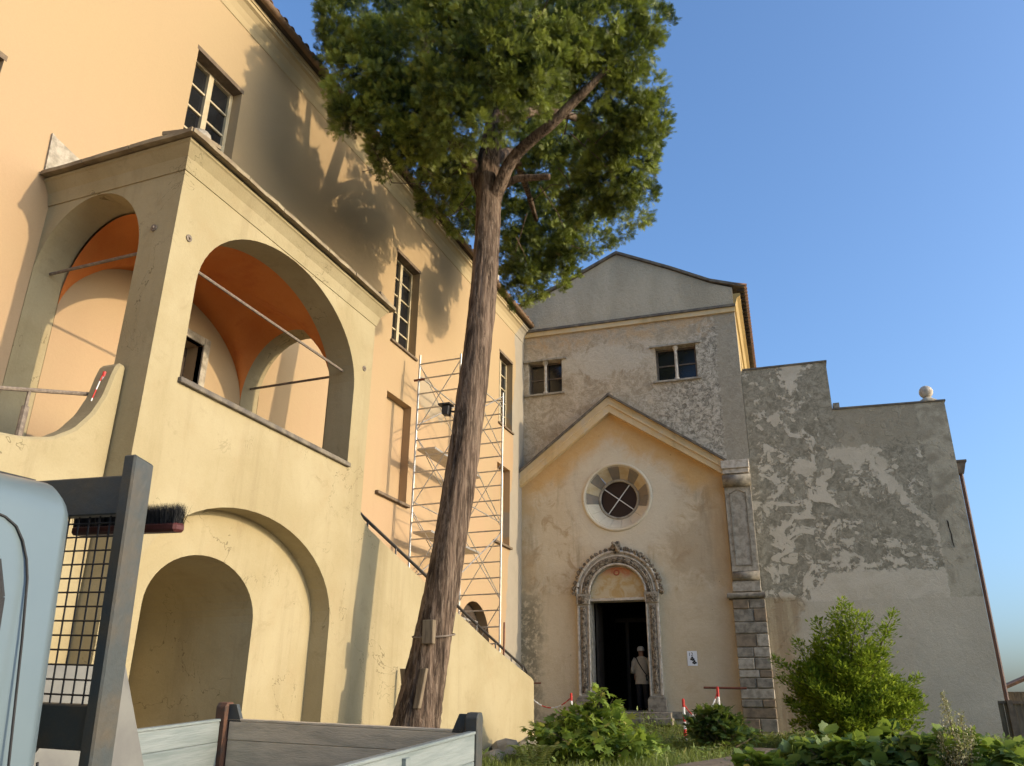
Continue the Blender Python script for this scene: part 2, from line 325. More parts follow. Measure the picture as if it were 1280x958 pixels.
M['stone2'] = plain('pale dressed stone', (.42, .37, .29), (.24, .21, .16), .9, 8, .7, .15)
M['marble'] = plain('old white marble', (.58, .52, .43), (.36, .30, .22), .75, 9, .4, .3)
M['carved'] = plain('blackened carved marble', (.30, .245, .175), (.05, .04, .03), .85, 11, .9, .2)
M['cream_block'] = plain('cream voussoir', (.52, .43, .28), (.46, .34, .18), .85, 5, .4, .2)
M['grey_block'] = plain('slate voussoir', (.20, .18, .145), (.25, .20, .15), .85, 5, .4, .2)
M['frame'] = plain('cream window paint', (.496, .422, .273), (.434, .353, .211), .5, 6, .1)
M['dark_frame'] = plain('brown window wood', (.12, .09, .065), (.20, .15, .10), .7, 9, .2)
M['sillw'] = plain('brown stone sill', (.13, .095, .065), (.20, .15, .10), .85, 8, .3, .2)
def m_glass():
    t = NT('dark window glass'); n = t.noise(1.2, 2, .5)
    return t.bsdf(t.mix(n, (.006, .007, .009), (.022, .022, .022)), t.ss(n, .3, .7, .06, .2), t.noise(1.6, 2, .5), .06, .02, .5)
M['glass'] = m_glass()
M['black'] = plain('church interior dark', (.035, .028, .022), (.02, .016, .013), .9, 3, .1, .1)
M['door'] = plain('old dark door wood', (.06, .042, .028), (.035, .024, .016), .7, 8, .3, .3, stretch=(4, 4, .4))
M['iron'] = plain('black painted iron', (.018, .016, .015), (.03, .024, .02), .5, 12, .15, .5)
M['tie'] = plain('weathered tie iron', (.14, .11, .085), (.24, .19, .14), .7, 20, .3, .4)
M['galv'] = plain('galvanised tube', (.48, .46, .42), (.36, .34, .30), .4, 10, .1, .5, .55)
M['rust'] = plain('rusty brown paint', (.17, .055, .03), (.10, .04, .025), .7, 9, .3, .3)
M['tile'] = plain('old clay tile', (.22, .12, .07), (.12, .08, .055), .9, 9, .5, .15)
M['soffit'] = plain('dark eave boards', (.05, .04, .03), (.08, .06, .045), .85, 6, .3, .2)
M['white'] = plain('white paint', (.78, .78, .75), (.70, .70, .66), .5, 5, .1)
M['red'] = plain('red paint', (.55, .03, .02), (.45, .03, .02), .5, 5, .1)
M['paper'] = plain('white paper', (.80, .80, .80), (.74, .74, .74), .7, 3, .05)
M['ink'] = plain('black print', (.02, .02, .02), (.02, .02, .02), .7, 3, 0)
M['timber'] = plain('grey weathered timber', (.20, .155, .10), (.12, .09, .06), .85, 5, .5, .2, stretch=(5, 5, .6))
M['rock'] = plain('limestone rock', (.36, .31, .23), (.22, .19, .14), .92, 3, .9, .15)

# ------------------------------------------------------------------ ground
GY = [(-3000, -1.75), (-20, -1.7), (1.0, -1.62), (5, -1.36), (9, -1.06), (14, -.74), (18, -.60), (22, -.42), (26, -.36), (40, -.9), (120, -9), (400, -22), (4000, -30)]
def gz(x, y):
    for (a, za), (b, zb) in zip(GY, GY[1:]):
        if y <= b: z = za + (zb - za) * (y - a) / (b - a); break
    else: z = -30
    if x > 3.5 and y > 24: z -= min((x - 3.5) * .05, 12) * min((y - 24) / 20, 1)
    z += .60 * math.exp(-((x + 5.8) / 1.7) ** 2 - ((y - 23.7) / 1.3) ** 2)
    k = 1 if -12 < x < 12 and -8 < y < 30 else 0
    return z + k * (.05 * math.sin(1.1 * x + .7 * y) * math.sin(.9 * y - .4 * x) + .02 * math.sin(3.7 * x) * math.sin(3.1 * y))
def m_ground():
    t = NT('dry soil and turf'); p = t.pos(); a = t.noise(.8, 6, .65, p); b = t.noise(6, 6, .7, p)
    c = t.mix(t.ss(b, .35, .65), (.17, .135, .085), (.25, .20, .13))
    c = t.mix(t.mul(t.ss(a, .34, .48), .85), c, t.mix(b, (.07, .095, .025), (.14, .15, .05)))
    y = t.sep(p)[1]; e = t.m('ADD', y, t.mul(t.m('SUBTRACT', a, .5), 3.0))
    c = t.mix(t.ss(e, 11.0, 10.2), c, t.mix(t.ss(t.noise(40, 4, .7, p), .35, .65), (.42, .37, .29), (.54, .48, .38)))       # unseen yard round the truck, pale gravel added to bounce fill light
    return t.bsdf(c, .97, t.m('ADD', b, t.noise(30, 4, .7, p)), .9, .06, .1)
def grid_me(xs, ys, fz):
    v = [(x, y, fz(x, y)) for y in ys for x in xs]; n = len(xs)
    f = [(j*n+i, j*n+i+1, (j+1)*n+i+1, (j+1)*n+i) for j in range(len(ys)-1) for i in range(n-1)]
    me = bpy.data.meshes.new('m'); me.from_pydata(v, [], f); me.polygons.foreach_set('use_smooth', [True] * len(f)); return me
gxs = [-3000, -900, -300, -100, -50, -30, -18] + [-14 + .5 * i for i in range(57)] + [18, 24, 34, 50, 80, 140, 300, 900, 3000]
gys = [-3000, -800, -200, -60, -25] + [-12 + .5 * i for i in range(87)] + [34, 40, 50, 70, 120, 250, 600, 1500, 4000]
tag(link('ground', grid_me(gxs, gys, gz), m_ground()), kind='structure')
pp = MB(); PA = [(-3.6, 10.5), (-2.9, 13), (-2.15, 15.5), (-1.7, 17.2), (-1.6, 18.4), (-1.9, 19.6)]
def pathpt(i, s):
    a = Vector(PA[max(i-1, 0)]); b = Vector(PA[min(i+1, len(PA)-1)]); t = (b - a).normalized(); q = Vector(PA[i]) + Vector((t.y, -t.x)) * s; return q
vs = []; NW = 6
for i in range(len(PA)):
    for k in range(NW + 1):
        q = pathpt(i, -.75 + 1.5 * k / NW + .1 * math.sin(i * 2.1 + k)); vs.append((q.x, q.y, gz(q.x, q.y) + .035))
pp.add(vs, [(i*(NW+1)+k, i*(NW+1)+k+1, (i+1)*(NW+1)+k+1, (i+1)*(NW+1)+k) for i in range(len(PA)-1) for k in range(NW)])
tag(pp.build('path', plain('trodden dirt', (.27, .215, .15), (.19, .15, .10), .97, 5, .8, .1), smooth=True), kind='structure')

# ------------------------------------------------------------------ the long building
X0 = -8.811
def fp(y, z, d): return (X0 - d, y, z)
LB = thing('long_building', 'long peach plastered building with tall cream windows under a tiled eave', 'building', (-9.5, 10, -1.4))
WIN = [(8.04, 9.17, 8.03, 10.36), (14.92, 16.10, 8.04, 10.40), (21.42, 22.52, 8.22, 10.54), (3.95, 5.15, 5.5, 7.56)]
BLIND = [(14.9, 16.05, 4.46, 6.78), (21.36, 22.38, 4.68, 6.98)]
DOOR = (8.16, 9.22, 2.56, 5.40)
holes = [rect(a, b, c, d) for a, b, c, d in WIN + BLIND] + [rect(*DOOR), archp(20.0, 1.0, .2, 1.85, 1.0)]
wall('wall', [(-6, -2.4), (24.4, -2.4), (24.4, 12.2), (-6, 12.2)], holes, .50, fp, M['long'], LB)
for a, b, c, d in BLIND: MB().box(X0 - .52, X0 - .20, a - .02, b + .02, c - .02, d + .02).build('blind_panel', M['long'], LB)
for (a, b, c, d) in BLIND:
    MB().box(X0 + .002, X0 + .09, a - .22, b + .06, c - .07, c - .005).build('sill', M['sillw'], LB, bevel=.006)
MB().box(X0 - .75, X0 - .503, -6, 24.4, -2.4, 12.15).build('back_wall', M['black'], LB)
unit = MB().box(-.5, .5, -.5, .5, -.5, .5).me()
pane_me = unit.copy(); tile_half = None
def scaled(c, s): return Matrix.Translation(Vector(c)) @ Matrix.Diagonal(Vector((*s, 1)))
for wi, (a, b, c, d) in enumerate(WIN):
    x = X0 - .25; rows = 5; fw = .07; mid = (a + b) / 2
    f = MB(); f.box(x - .04, x + .05, a, a + fw, c, d).box(x - .04, x + .05, b - fw, b, c, d).box(x - .04, x + .05, a + fw, b - fw, d - fw, d).box(x - .04, x + .05, a + fw, b - fw, c, c + fw)
    f.box(x - .03, x + .062, mid - .055, mid + .055, c + fw, d - fw)
    hh = (d - c - 2 * fw) / rows
    for k in range(1, rows):
        zz = c + fw + hh * k
        f.box(x - .015, x + .03, a + fw, mid - .055, zz - .018, zz + .018).box(x - .015, x + .03, mid + .055, b - fw, zz - .018, zz + .018)
    win = f.build('window', M['frame'], LB)
    for s in range(2):
        ya, yb = (a + fw, mid - .055) if s == 0 else (mid + .055, b - fw)
        for k in range(rows): link('pane', pane_me, M['glass'], win, scaled((x - .005, (ya + yb) / 2, c + fw + hh * (k + .5)), (.008, yb - ya, hh - .036)))
    MB().box(X0 - .21, X0 + .06, a - .05, b + .05, c - .055, c - .002).build('sill', M['sillw'], win, bevel=.006)
    MB().box(X0 - .49, X0 + .004, a - .03, b + .03, d - .03, d + .05).build('lintel', M['sillw'], win)  # dark slab lining the recess head; the soffit's shade is put into its colour
# porch door to the building, cellar arch
dr = MB().box(X0 - .48, X0 - .30, DOOR[0], DOOR[1], DOOR[2], DOOR[3]).build('door', M['door'], LB)
f = MB(); f.box(X0 - .1, X0 + .035, DOOR[0] - .13, DOOR[0], 2.56, 5.53).box(X0 - .1, X0 + .035, DOOR[1], DOOR[1] + .13, 2.56, 5.53).box(X0 - .1, X0 + .03, DOOR[0], DOOR[1], 5.40, 5.53)
f.build('door_frame', M['stone2'], dr, bevel=.008)
MB().prism(archp(20.0, 1.0, .2, 1.85, 1.0), fp, .25, .33).build('cellar_door', M['door'], LB)
# cornice: cove, then eave boards, gutter and a row of clay tiles
prof = [(0, 11.66), (.012, 11.67), (.025, 11.80), (.06, 11.93), (.12, 12.02), (.17, 12.05), (.17, 12.12), (.19, 12.12), (.19, 12.2), (-.3, 12.2), (-.3, 11.66)]
cm = MB(); cm.prism([(a, b) for a, b in prof], lambda a, b, d: (X0 + .004 + a, d, b), -6, 23.62); cm.build('cornice', M['long'], LB)
MB().box(X0 - .3, X0 + .29, -6, 23.60, 12.205, 12.25).build('eave_board', M['soffit'], LB)
rf = MB(); rf.hexa([(X0 - 6, -6, 14.2), (X0 + .27, -6, 12.26), (X0 + .27, 23.6, 12.26), (X0 - 6, 23.6, 14.2), (X0 - 6, -6, 14.3), (X0 + .27, -6, 12.34), (X0 + .27, 23.6, 12.34), (X0 - 6, 23.6, 14.3)])
roof = rf.build('roof', M['tile'], LB)
def tile_me(L=.46, r0=.10, r1=.085, th=.018, n=7):
    vs = []; fs = []
    for i, (yy, r) in enumerate(((0, r0), (L, r1))):
        for q in (0, 1):
            for k in range(n + 1):
                an = math.pi * k / n; vs.append((math.cos(an) * (r - q * th), yy, math.sin(an) * (r - q * th)))
    m = n + 1
    for k in range(n):
        fs += [(k, k+1, 2*m+k+1, 2*m+k), (m+k, 3*m+k, 3*m+k+1, m+k+1), (k, m+k, m+k+1, k+1), (2*m+k, 2*m+k+1, 3*m+k+1, 3*m+k)]
    return MB().add(vs, fs).me(True)
TILE = tile_me(); TILE.materials.append(M['tile'])
for i in range(78):                                    # the eave row; local Y points up the slope (-X)
    y = 5.4 + i * .235
    mw = Matrix.Translation((X0 + .31 + random.uniform(-.015, .015), y, 12.325)) @ Matrix.Rotation(R(90 + random.uniform(-2, 2)), 4, 'Z') @ Matrix.Rotation(R(16), 4, 'X')
    link('tile', TILE, None, roof, mw)
gt = MB(); n = 8
gt.prism([(X0 + .325 + .075 * math.cos(math.pi + math.pi * k / n), 12.27 + .075 * math.sin(math.pi + math.pi * k / n)) for k in range(n + 1)] + [(X0 + .325 + .062 * math.cos(2*math.pi - math.pi * k / n), 12.27 + .062 * math.sin(2*math.pi - math.pi * k / n)) for k in range(n + 1)], lambda a, b, d: (a, d, b), -6, 23.5)
gt.build('gutter', plain('brown gutter', (.20, .125, .07), (.13, .085, .05), .6, 5, .2), LB)

# ------------------------------------------------------------------ the arcaded porch
Xp = -6.619; PY0, PY1 = 6.186, 10.67
def pf(y, z, d): return (Xp - d, y, z)
PO = thing('porch', 'cream arcaded porch with terracotta vault and slate-edged roof on the peach building', 'porch', (-7.7, 8.4, -1.3))
BIG = archp(8.42, 1.77, 3.5, 4.75, 1.27, 32)
wall('front_wall', rect(PY0, PY1, -2, 6.05), [BIG, archp(8.3, 1.78, -1.4, 1.25, 1.12)], .30, pf, M['porch'], PO)
wall('inner_wall', rect(PY0 + .003, PY1 - .003, -2, 6.045), [archp(8.42, 1.771, 3.497, 4.75, 1.271, 32), archp(7.90, .93, -1.3, 1.12, .66)], .15, lambda y, z, d: (Xp - .301 - d, y, z), M['porch'], PO)
nv = archp(7.90, .931, -1.3, 1.12, .661); nm = MB(); k = len(nv)
nm.add([(Xp - .40, a, b) for a, b in nv] + [(Xp - 2.17, a, b) for a, b in nv], [(i, (i+1)%k, (i+1)%k+k, i+k) for i in range(k)] + [tuple(range(k, 2*k))]); nm.build('niche', M['porch'], PO)
SIDE = lambda: archp(-7.965, .845, 2.5, 5.0, 1.02, 24)
def sp(yb): return lambda x, z, d: (x, yb + d, z)
wall('side_wall', rect(X0 + .002, Xp - .303, -2, 6.04), [SIDE()], .44, sp(PY0 + .002), M['porch'], PO)
wall('side_wall', rect(X0 + .002, Xp - .303, -2, 6.04), [SIDE()], .44, sp(PY1 - .442), M['porch'], PO)
# groined vault over the bay
ax0, ax1, ay0, ay1 = X0 + .003, Xp - .45, PY0 + .44, PY1 - .44
def vz(x, y):
    a = (x - (ax0 + ax1) / 2) / ((ax1 - ax0) / 2); b = (y - (ay0 + ay1) / 2) / ((ay1 - ay0) / 2)
    return max(4.85 + 1.14 * math.sqrt(max(0, 1 - a * a)), 4.72 + 1.30 * math.sqrt(max(0, 1 - b * b)))
xs = [ax0 + (ax1 - ax0) * (.5 - .5 * math.cos(math.pi * i / 36)) for i in range(37)]; ys = [ay0 + (ay1 - ay0) * (.5 - .5 * math.cos(math.pi * i / 48)) for i in range(49)]
link('vault', grid_me(xs, ys, vz), M['vault'], PO)
MB().box(X0, Xp - .45, PY0 + .01, PY1 - .01, 2.40, 2.56).build('floor', M['slab'], PO)
MB().box(Xp - .47, Xp + .055, 6.63, 10.21, 3.485, 3.55).build('sill', M['slate'], PO, bevel=.008)
# flared cornice and slate-edged roof
def ringpts(off, z): return [(X0 + .003, PY0 - off, z), (Xp + off, PY0 - off, z), (Xp + off, PY1 + off, z), (X0 + .003, PY1 + off, z)]
lv = [(.012, 6.04), (.016, 6.06), (.05, 6.20), (.13, 6.32), (.15, 6.335), (.15, 6.37)]
vs = []; [vs.extend(ringpts(o, z)) for o, z in lv]
cm = MB().add(vs, [(i*4+k, i*4+k+1, i*4+5+k, i*4+4+k) for i in range(len(lv)-1) for k in range(3)] + [(3, 2, 1, 0), tuple(4*(len(lv)-1)+k for k in range(4))]); cm.build('cornice', M['porch'], PO)
MB().box(X0 + .003, Xp + .006, PY0 - .006, PY1 + .006, 6.045, 6.056).build('groove_strip', M['sillw'], PO)
rm = MB(); rm.hexa([(X0 + .004, PY0 - .1, 6.372), (Xp + .1, PY0 - .1, 6.372), (Xp + .1, PY1 + .1, 6.372), (X0 + .004, PY1 + .1, 6.372), (X0 + .004, PY0 + .9, 6.66), (Xp - .9, PY0 + .9, 6.62), (Xp - .9, PY1 - .9, 6.62), (X0 + .004, PY1 - .9, 6.66)])
proof = rm.build('roof', M['slab'], PO)
def slab(p0, p1, inward, th=.05):
    """one rough roof slab along the eave from p0 to p1, reaching inward"""
    p0, p1, q = Vector((*p0, 0)), Vector((*p1, 0)), Vector((*inward, 0)); n = 5; vs = []; r = random.random
    for i in range(n + 1):
        e = p0.lerp(p1, i / n) - q * (r() * .012)
        z = 6.375 + r() * .004
        for off, zz in ((0, z), (.5, z + .09), (.5, z + .09 + th), (0, z + th + r() * .008)): pt = e + q * off; vs.append((pt.x, pt.y, zz))
    fs = [(i*4+k, i*4+(k+1)%4, i*4+4+(k+1)%4, i*4+4+k) for i in range(n) for k in range(4)] + [(0, 1, 2, 3), (n*4+3, n*4+2, n*4+1, n*4)]
    return MB().add(vs, fs)
cut = [5.97, 7.0, 7.75, 8.85, 9.6, 10.88]
for a, b in zip(cut, cut[1:]): slab((Xp + .24, a + .006), (Xp + .24, b - .006), (-1, 0)).build('roof_slab', M['slab'], proof)
for a, b in zip([X0 + .01, -8.1, -7.35, Xp + .23], [-8.1, -7.35, Xp + .23]): slab((a + .006, 5.962), (b - .006, 5.962), (0, 1)).build('roof_slab', M['slab'], proof)
for a, b in ((X0 + .01, -7.7), (-7.7, Xp + .23)): slab((a + .006, 10.895), (b - .006, 10.895), (0, -1)).build('roof_slab', M['slab'], proof)
lump = link('mortar_lump', blob(.17, 3, 2, .2, (1.0, .9, .8)), M['stone2'], proof, Matrix.Translation((Xp + .02, 6.22, 6.5)))
fl = MB().prism([(6.0, 6.40), (8.2, 6.40), (7.75, 6.58), (7.3, 6.72), (6.9, 6.80), (6.45, 6.93), (6.05, 7.0), (5.97, 7.03)], lambda a, b, d: (X0 + d, a, b), .004, .035); fl.build('flashing', M['stone2'], PO)
# iron ties and their anchor plates
for p, q in (((Xp - .2, 6.62, 5.05), (Xp - .2, 10.2, 5.05)), ((X0 + .02, 6.42, 5.18), (Xp - .32, 6.42, 5.18)), ((X0 + .02, 10.42, 5.12), (Xp - .32, 10.42, 5.12))): MB().tube([p, q], .02, 6).build('tie_rod', M['tie'], PO)
for c, ax in (((Xp, 6.42, 5.23), (1, 0, 0)), ((Xp, 10.43, 5.18), (1, 0, 0)), ((-6.93, PY0, 5.30), (0, -1, 0))):
    v = Vector(ax); p = Vector(c); MB().tube([p - v * .01, p + v * .015, p + v * .016, p + v * .035], [.045, .045, .02, .015], 10).build('anchor', M['tie'], PO)

# ------------------------------------------------------------------ terrace with swept parapet, left of the porch
TE = thing('terrace', 'raised cream terrace wall whose parapet sweeps up to the porch corner', 'terrace', (-7.8, 2.5, -1.5))
par = [(PY0 + .001, 3.53), (6.13, 3.56), (6.07, 3.53), (6.03, 3.40), (5.98, 3.14), (5.88, 2.90), (5.72, 2.68), (5.5, 2.52), (5.2, 2.43), (4.9, 2.39), (3.5, 2.33), (-5, 2.0), (-5, -2.2), (PY0 + .001, -2.2)]
MB().prism(par, lambda a, b, d: (Xp - .30 - d, a, b), 0, .28).build('parapet', M['porch'], TE, bevel=.03)
MB().box(X0, Xp - .58, -5, PY0 + .0, 1.2, 1.75).build('floor', M['slab'], TE)
RL = MB().tube([(-7.22, -3, 1.7), (-7.22, 4.0, 2.62), (-7.22, 5.05, 2.90), (-7.22, 6.10, 3.22)], .022, 8).build('handrail', M['tie'], TE)
for y, z in ((5.36, 3.0), (3.6, 2.55), (1.6, 2.3)): MB().tube([(-7.22, y, 1.7), (-7.22, y, z - .18)], .035, 8).tube([(-7.22, y, z - .18), (-7.22, y, z)], .018, 6).build('rail_post', M['tie'], RL)
bp = thing('barrier_post', 'small red and white chain post on the terrace beside the porch pillar', 'post', (-7.05, 6.0, 1.75))
MB().tube([(-7.05, 6.03, 1.75), (-7.05, 6.03, 3.42)], .014, 8).build('shaft', M['white'], bp)
for za, zb in ((3.37, 3.43), (3.0, 3.16), (2.7, 2.85)): MB().tube([(-7.05, 6.03, za), (-7.05, 6.03, zb)], .02, 10).build('band', M['red'], bp)
for i in range(9):
    p = Vector((-7.05, 6.01 - .008 * i, 3.38 - .035 * i)); q = p + Vector((.0, -.006, -.035)); MB().tube([p, q], .007, 6).build('chain_link', M['red'] if i in (0, 1, 5, 6, 7) else M['white'], bp)

# ------------------------------------------------------------------ outside stair, right of the porch
ST = thing('staircase', 'outside stair with sloping cream parapet running down from the porch', 'staircase', (-7.7, 14.5, -.9))
sw = [(PY1 + .002, 2.93), (11.0, 2.73), (11.6, 2.57), (12.54, 2.32), (14.35, 1.85), (16.13, 1.38), (17.6, 1.06), (18.35, .90), (18.45, .84), (18.48, -1.6), (PY1 + .002, -1.8)]
MB().prism(sw, lambda a, b, d: (Xp - .02 - d, a, b), 0, .28).build('parapet', M['porch'], ST, bevel=.02)
for i in range(14):
    y0 = PY1 + .002 + i * .55; z = 1.95 - i * .165
    if z > -.55: MB().box(X0 + .002, Xp - .302, y0, y0 + .548, -1.6, z).build('step', M['slab'], ST)
hp = [(PY1, 3.04), (11.0, 2.93), (12.82, 2.47), (15.29, 1.82), (17.5, 1.27), (18.15, 1.12), (18.34, 1.05), (18.36, .86)]
hr = MB().tube([(Xp - .16, a, b) for a, b in hp], .027, 8).build('handrail', M['iron'], ST, smooth=True)
def lin(pts, y):
    for (a, za), (b, zb) in zip(pts, pts[1:]):
        if a <= y <= b: return za + (zb - za) * (y - a) / (b - a)
for y in (11.15, 12.1, 13.3, 14.4, 15.5, 16.5, 17.4, 18.1): MB().tube([(Xp - .16, y, lin(sw[:9], y) - .05), (Xp - .16, y, lin(hp, y))], .018, 6).build('rail_post', M['iron'], hr)
cap = MB().tube([(Xp - .14, 16.9, 1.0), (Xp - .14, 16.92, 1.95)], .02, 6); tag(cap.build('iron_stake', M['rust']), 'thin rusty stake standing up behind the stair handrail', 'stake')
# ------------------------------------------------------------------ the church
CHU = thing('church', 'old church with stained tan gabled front, round window and carved marble portal', 'church', tuple(cp(3, -.6, 3)))
FD = -.12                                              # the lower gabled front stands a little proud
gab = [(-.6, -1.5), (6.06, -1.5), (6.06, 6.75), (2.84, 9.08), (-.02, 6.84), (-.6, 6.6)]
wall('front_wall', gab, [ring(2.95, 6.22, .93, 44), rect(2.06, 3.66, .28, 3.22)], .50, lambda u, z, d: cp(u, z, FD + d), M['front'], CHU)
CW = [(.16, 1.29, 9.81, 10.95), (4.32, 5.58, 9.81, 10.95)]
upo = [(-1.2, 6.0), (1.7, 6.0), (1.7, 7.45), (4.2, 7.45), (4.2, 6.0), (6.85, 6.0), (6.85, 12.72), (6.2, 12.98), (5.0, 13.65), (3.24, 14.55), (1.3, 13.62), (-1.2, 12.6)]
wall('upper_wall', upo, [rect(*w) for w in CW], .45, lambda u, z, d: cp(u, z, .02 + d), M['upper'], CHU)
for w in CW:                                           # two square windows, each split by a marble colonnette
    a, b, c, d = w; mid = (a + b) / 2
    f = MB()
    for (ua, ub, za, zb) in ((a, a + .06, c, d), (b - .06, b, c, d), (a + .06, b - .06, c, c + .06), (a + .06, b - .06, d - .06, d), (mid - .05, mid + .05, c + .06, d - .06), (a + .06, mid - .05, (c+d)/2 - .02, (c+d)/2 + .02), (mid + .05, b - .06, (c+d)/2 - .02, (c+d)/2 + .02)):
        f.prism(rect(ua, ub, za, zb), cp, .24, .31)
    win = f.build('window', M['dark_frame'], CHU)
    for ua, ub in ((a + .06, mid - .05), (mid + .05, b - .06)):
        for za, zb in ((c + .06, (c+d)/2 - .02), ((c+d)/2 + .02, d - .06)): MB().prism(rect(ua, ub, za, zb), cp, .27, .28).build('pane', M['glass'], win)
    MB().prism(rect(a - .16, b + .16, d + .002, d + .06), cp, -.05, .3).build('head_stone', M['stone2'], win)
    MB().prism(rect(a - .10, b + .10, c - .06, c - .002), cp, -.05, .3).build('sill', M['stone2'], win)
    pr = [(.055, c), (.085, c + .02), (.085, c + .07), (.05, c + .10), (.045, d - .14), (.06, d - .12), (.09, d - .05), (.09, d)]
    MB().tube([cp(mid, z, .08) for r, z in pr], [r for r, z in pr], 10).build('colonnette', M['marble'], win)
MB().prism([(-.6, 12.02), (6.90, 12.02), (6.90, 12.10), (-.6, 12.10)], cp, -.10, .02).build('drip_moulding', M['slate'], CHU)
MB().prism([(-.6, 11.86), (6.87, 11.86), (6.87, 12.018), (-.6, 12.018)], cp, -.045, .02).build('frieze', M['coping'], CHU)
# coping of the front gable: ochre moulding with a thin slate on top
apex = (2.845, 9.36)
for e in ((-.12, 7.05), (6.12, 7.03)):
    dz = -.44; dv = (apex[0] - e[0], apex[1] - e[1])
    cpng = MB().prism([e, apex, (apex[0], apex[1] + dz - .08), (e[0], e[1] + dz)], cp, FD - .20, FD + .3).build('gable_coping', M['coping'], CHU)
    MB().prism([(e[0], e[1] - .20), (apex[0], apex[1] - .22), (apex[0], apex[1] - .28), (e[0], e[1] - .25)], cp, FD - .235, FD - .195).build('fillet', M['coping'], cpng)
    k = .10 if e[0] < 0 else -.10
    MB().prism([(e[0] - k, e[1] - .01 - .07), (apex[0], apex[1] + .004), (apex[0], apex[1] + .075), (e[0] - k, e[1] - .005)], cp, FD - .28, FD + .16).build('slate', M['slate'], cpng)
link('apex_stone', blob(.11, 8, 2, .2), M['slate'], CHU, Matrix.Translation(cp(apex[0], apex[1] + .08, FD - .05)))
# rose window: splayed ring of voussoirs, alternating above, plain plaster below
rc = (2.95, 6.22)
rose = MB(); rose.add([cp(*rc, .30)] + [cp(a, b, .30) for a, b in ring(*rc, .60, 40)], [(0, i + 1, (i + 1) % 40 + 1) for i in range(40)])
rose = rose.build('rose_window', NT('old leaded glass').bsdf((.035, .018, .012), .35), CHU)
for i in range(17):
    a0, a1 = 2 * math.pi * (i + .012) / 17, 2 * math.pi * (i + .988) / 17; vs = []; ns = 5
    for (r, d) in ((.95, FD - .012), (.60, .235), (.66, .34), (1.0, .1)):
        for k in range(ns): an = a0 + (a1 - a0) * k / (ns - 1); vs.append(cp(rc[0] + r * math.cos(an), rc[1] + r * math.sin(an), d))
    fs = [(q*ns+k, q*ns+k+1, ((q+1)%4)*ns+k+1, ((q+1)%4)*ns+k) for q in range(4) for k in range(ns-1)] + [(0, ns, 2*ns, 3*ns), (ns-1, 4*ns-1, 3*ns-1, 2*ns-1)]
    top = math.sin((a0 + a1) / 2) > -.25
    MB().add(vs, fs).build('voussoir', (M['cream_block'] if i % 2 else M['grey_block']) if top else M['front'], rose)
def torus_me(c, R0, r, d, n=40, m=8):
    vs = [cp(c[0] + (R0 + r * math.cos(2*math.pi*j/m)) * math.cos(2*math.pi*i/n), c[1] + (R0 + r * math.cos(2*math.pi*j/m)) * math.sin(2*math.pi*i/n), d + r * math.sin(2*math.pi*j/m)) for i in range(n) for j in range(m)]
    return MB().add(vs, [(i*m+j, ((i+1)%n)*m+j, ((i+1)%n)*m+(j+1)%m, i*m+(j+1)%m) for i in range(n) for j in range(m)])
torus_me(rc, .585, .045, .23).build('inner_ring', M['stone2'], rose, smooth=True)
torus_me(rc, 1.0, .05, FD).build('outer_ring', M['front'], rose, smooth=True)
for an in (R(52), R(142)):
    c, s = math.cos(an) * .57, math.sin(an) * .57; MB().tube([cp(rc[0] - c, rc[1] - s, .25), cp(rc[0] + c, rc[1] + s, .25)], .016, 6).build('glazing_bar', M['white'], rose)
# portal
def relief(path, normal_d, width, amp, nt, seed, du=.0):
    """carved band: a fine height field along path [(u, z, across_u, across_z)]"""
    g = np.random.default_rng(seed); vs = []; ph = g.uniform(0, 6, 12)
    for i, (u, z, au, az, s) in enumerate(path):
        for k in range(nt + 1):
            t = k / nt - .5; w = math.sin(math.pi * k / nt)
            h = abs(math.sin(s * 9 + ph[0] + 2.2 * math.sin(t * 7 + s * 5))) * .5 + abs(math.sin(s * 23 + t * 14 + ph[1])) * .3 + .35 * g.random()
            vs.append(cp(u + au * t * width, z + az * t * width, normal_d - amp * w * h))
    n = nt + 1
    return MB().add(vs, [(i*n+k, i*n+k+1, (i+1)*n+k+1, (i+1)*n+k) for i in range(len(path)-1) for k in range(nt)])
pd = FD - .16; pc = 2.87
arch = [(math.pi * i / 36) for i in range(37)]
pm = MB()
for i in range(36):                                     # archivolt between radii .80 and 1.2
    a, b = arch[i], arch[i + 1]
    pm.prism([(pc + .80*math.cos(a), 3.40 + .80*math.sin(a)), (pc + 1.17*math.cos(a), 3.40 + 1.17*math.sin(a)), (pc + 1.17*math.cos(b), 3.40 + 1.17*math.sin(b)), (pc + .80*math.cos(b), 3.40 + .80*math.sin(b))], cp, pd + .03, FD + .02)
portal = pm.build('portal', M['stone2'], CHU)
for r, w in ((1.17, .04), (.81, .035), (1.045, .022)): MB().tube([cp(pc + r*math.cos(a), 3.40 + r*math.sin(a), pd + .02) for a in arch], w, 8).build('arch_moulding', M['marble'], portal, smooth=True)
relief([(pc + .93*math.cos(a), 3.40 + .93*math.sin(a), math.cos(a), math.sin(a), a * .93) for a in [math.pi * i / 130 for i in range(131)]], pd + .025, .20, .07, 8, 4).build('carved_arch_band', M['carved'], portal)
leaf = blob(.062, 21, 2, .55, (1, .8, 1.25), 3.2); leaf.materials.append(M['carved'])
for i in range(27):
    a = math.pi * (i + .2) / 26.4
    link('crest_leaf', leaf, None, portal, Matrix.Translation(cp(pc + 1.235*math.cos(a), 3.40 + 1.235*math.sin(a), pd + .03)) @ Matrix.Rotation(math.pi/2 - a + random.uniform(-.4, .4), 4, 'Y') @ Matrix.Rotation(i * 1.7, 4, 'Z') @ Matrix.Scale(random.uniform(.75, 1.3), 4))
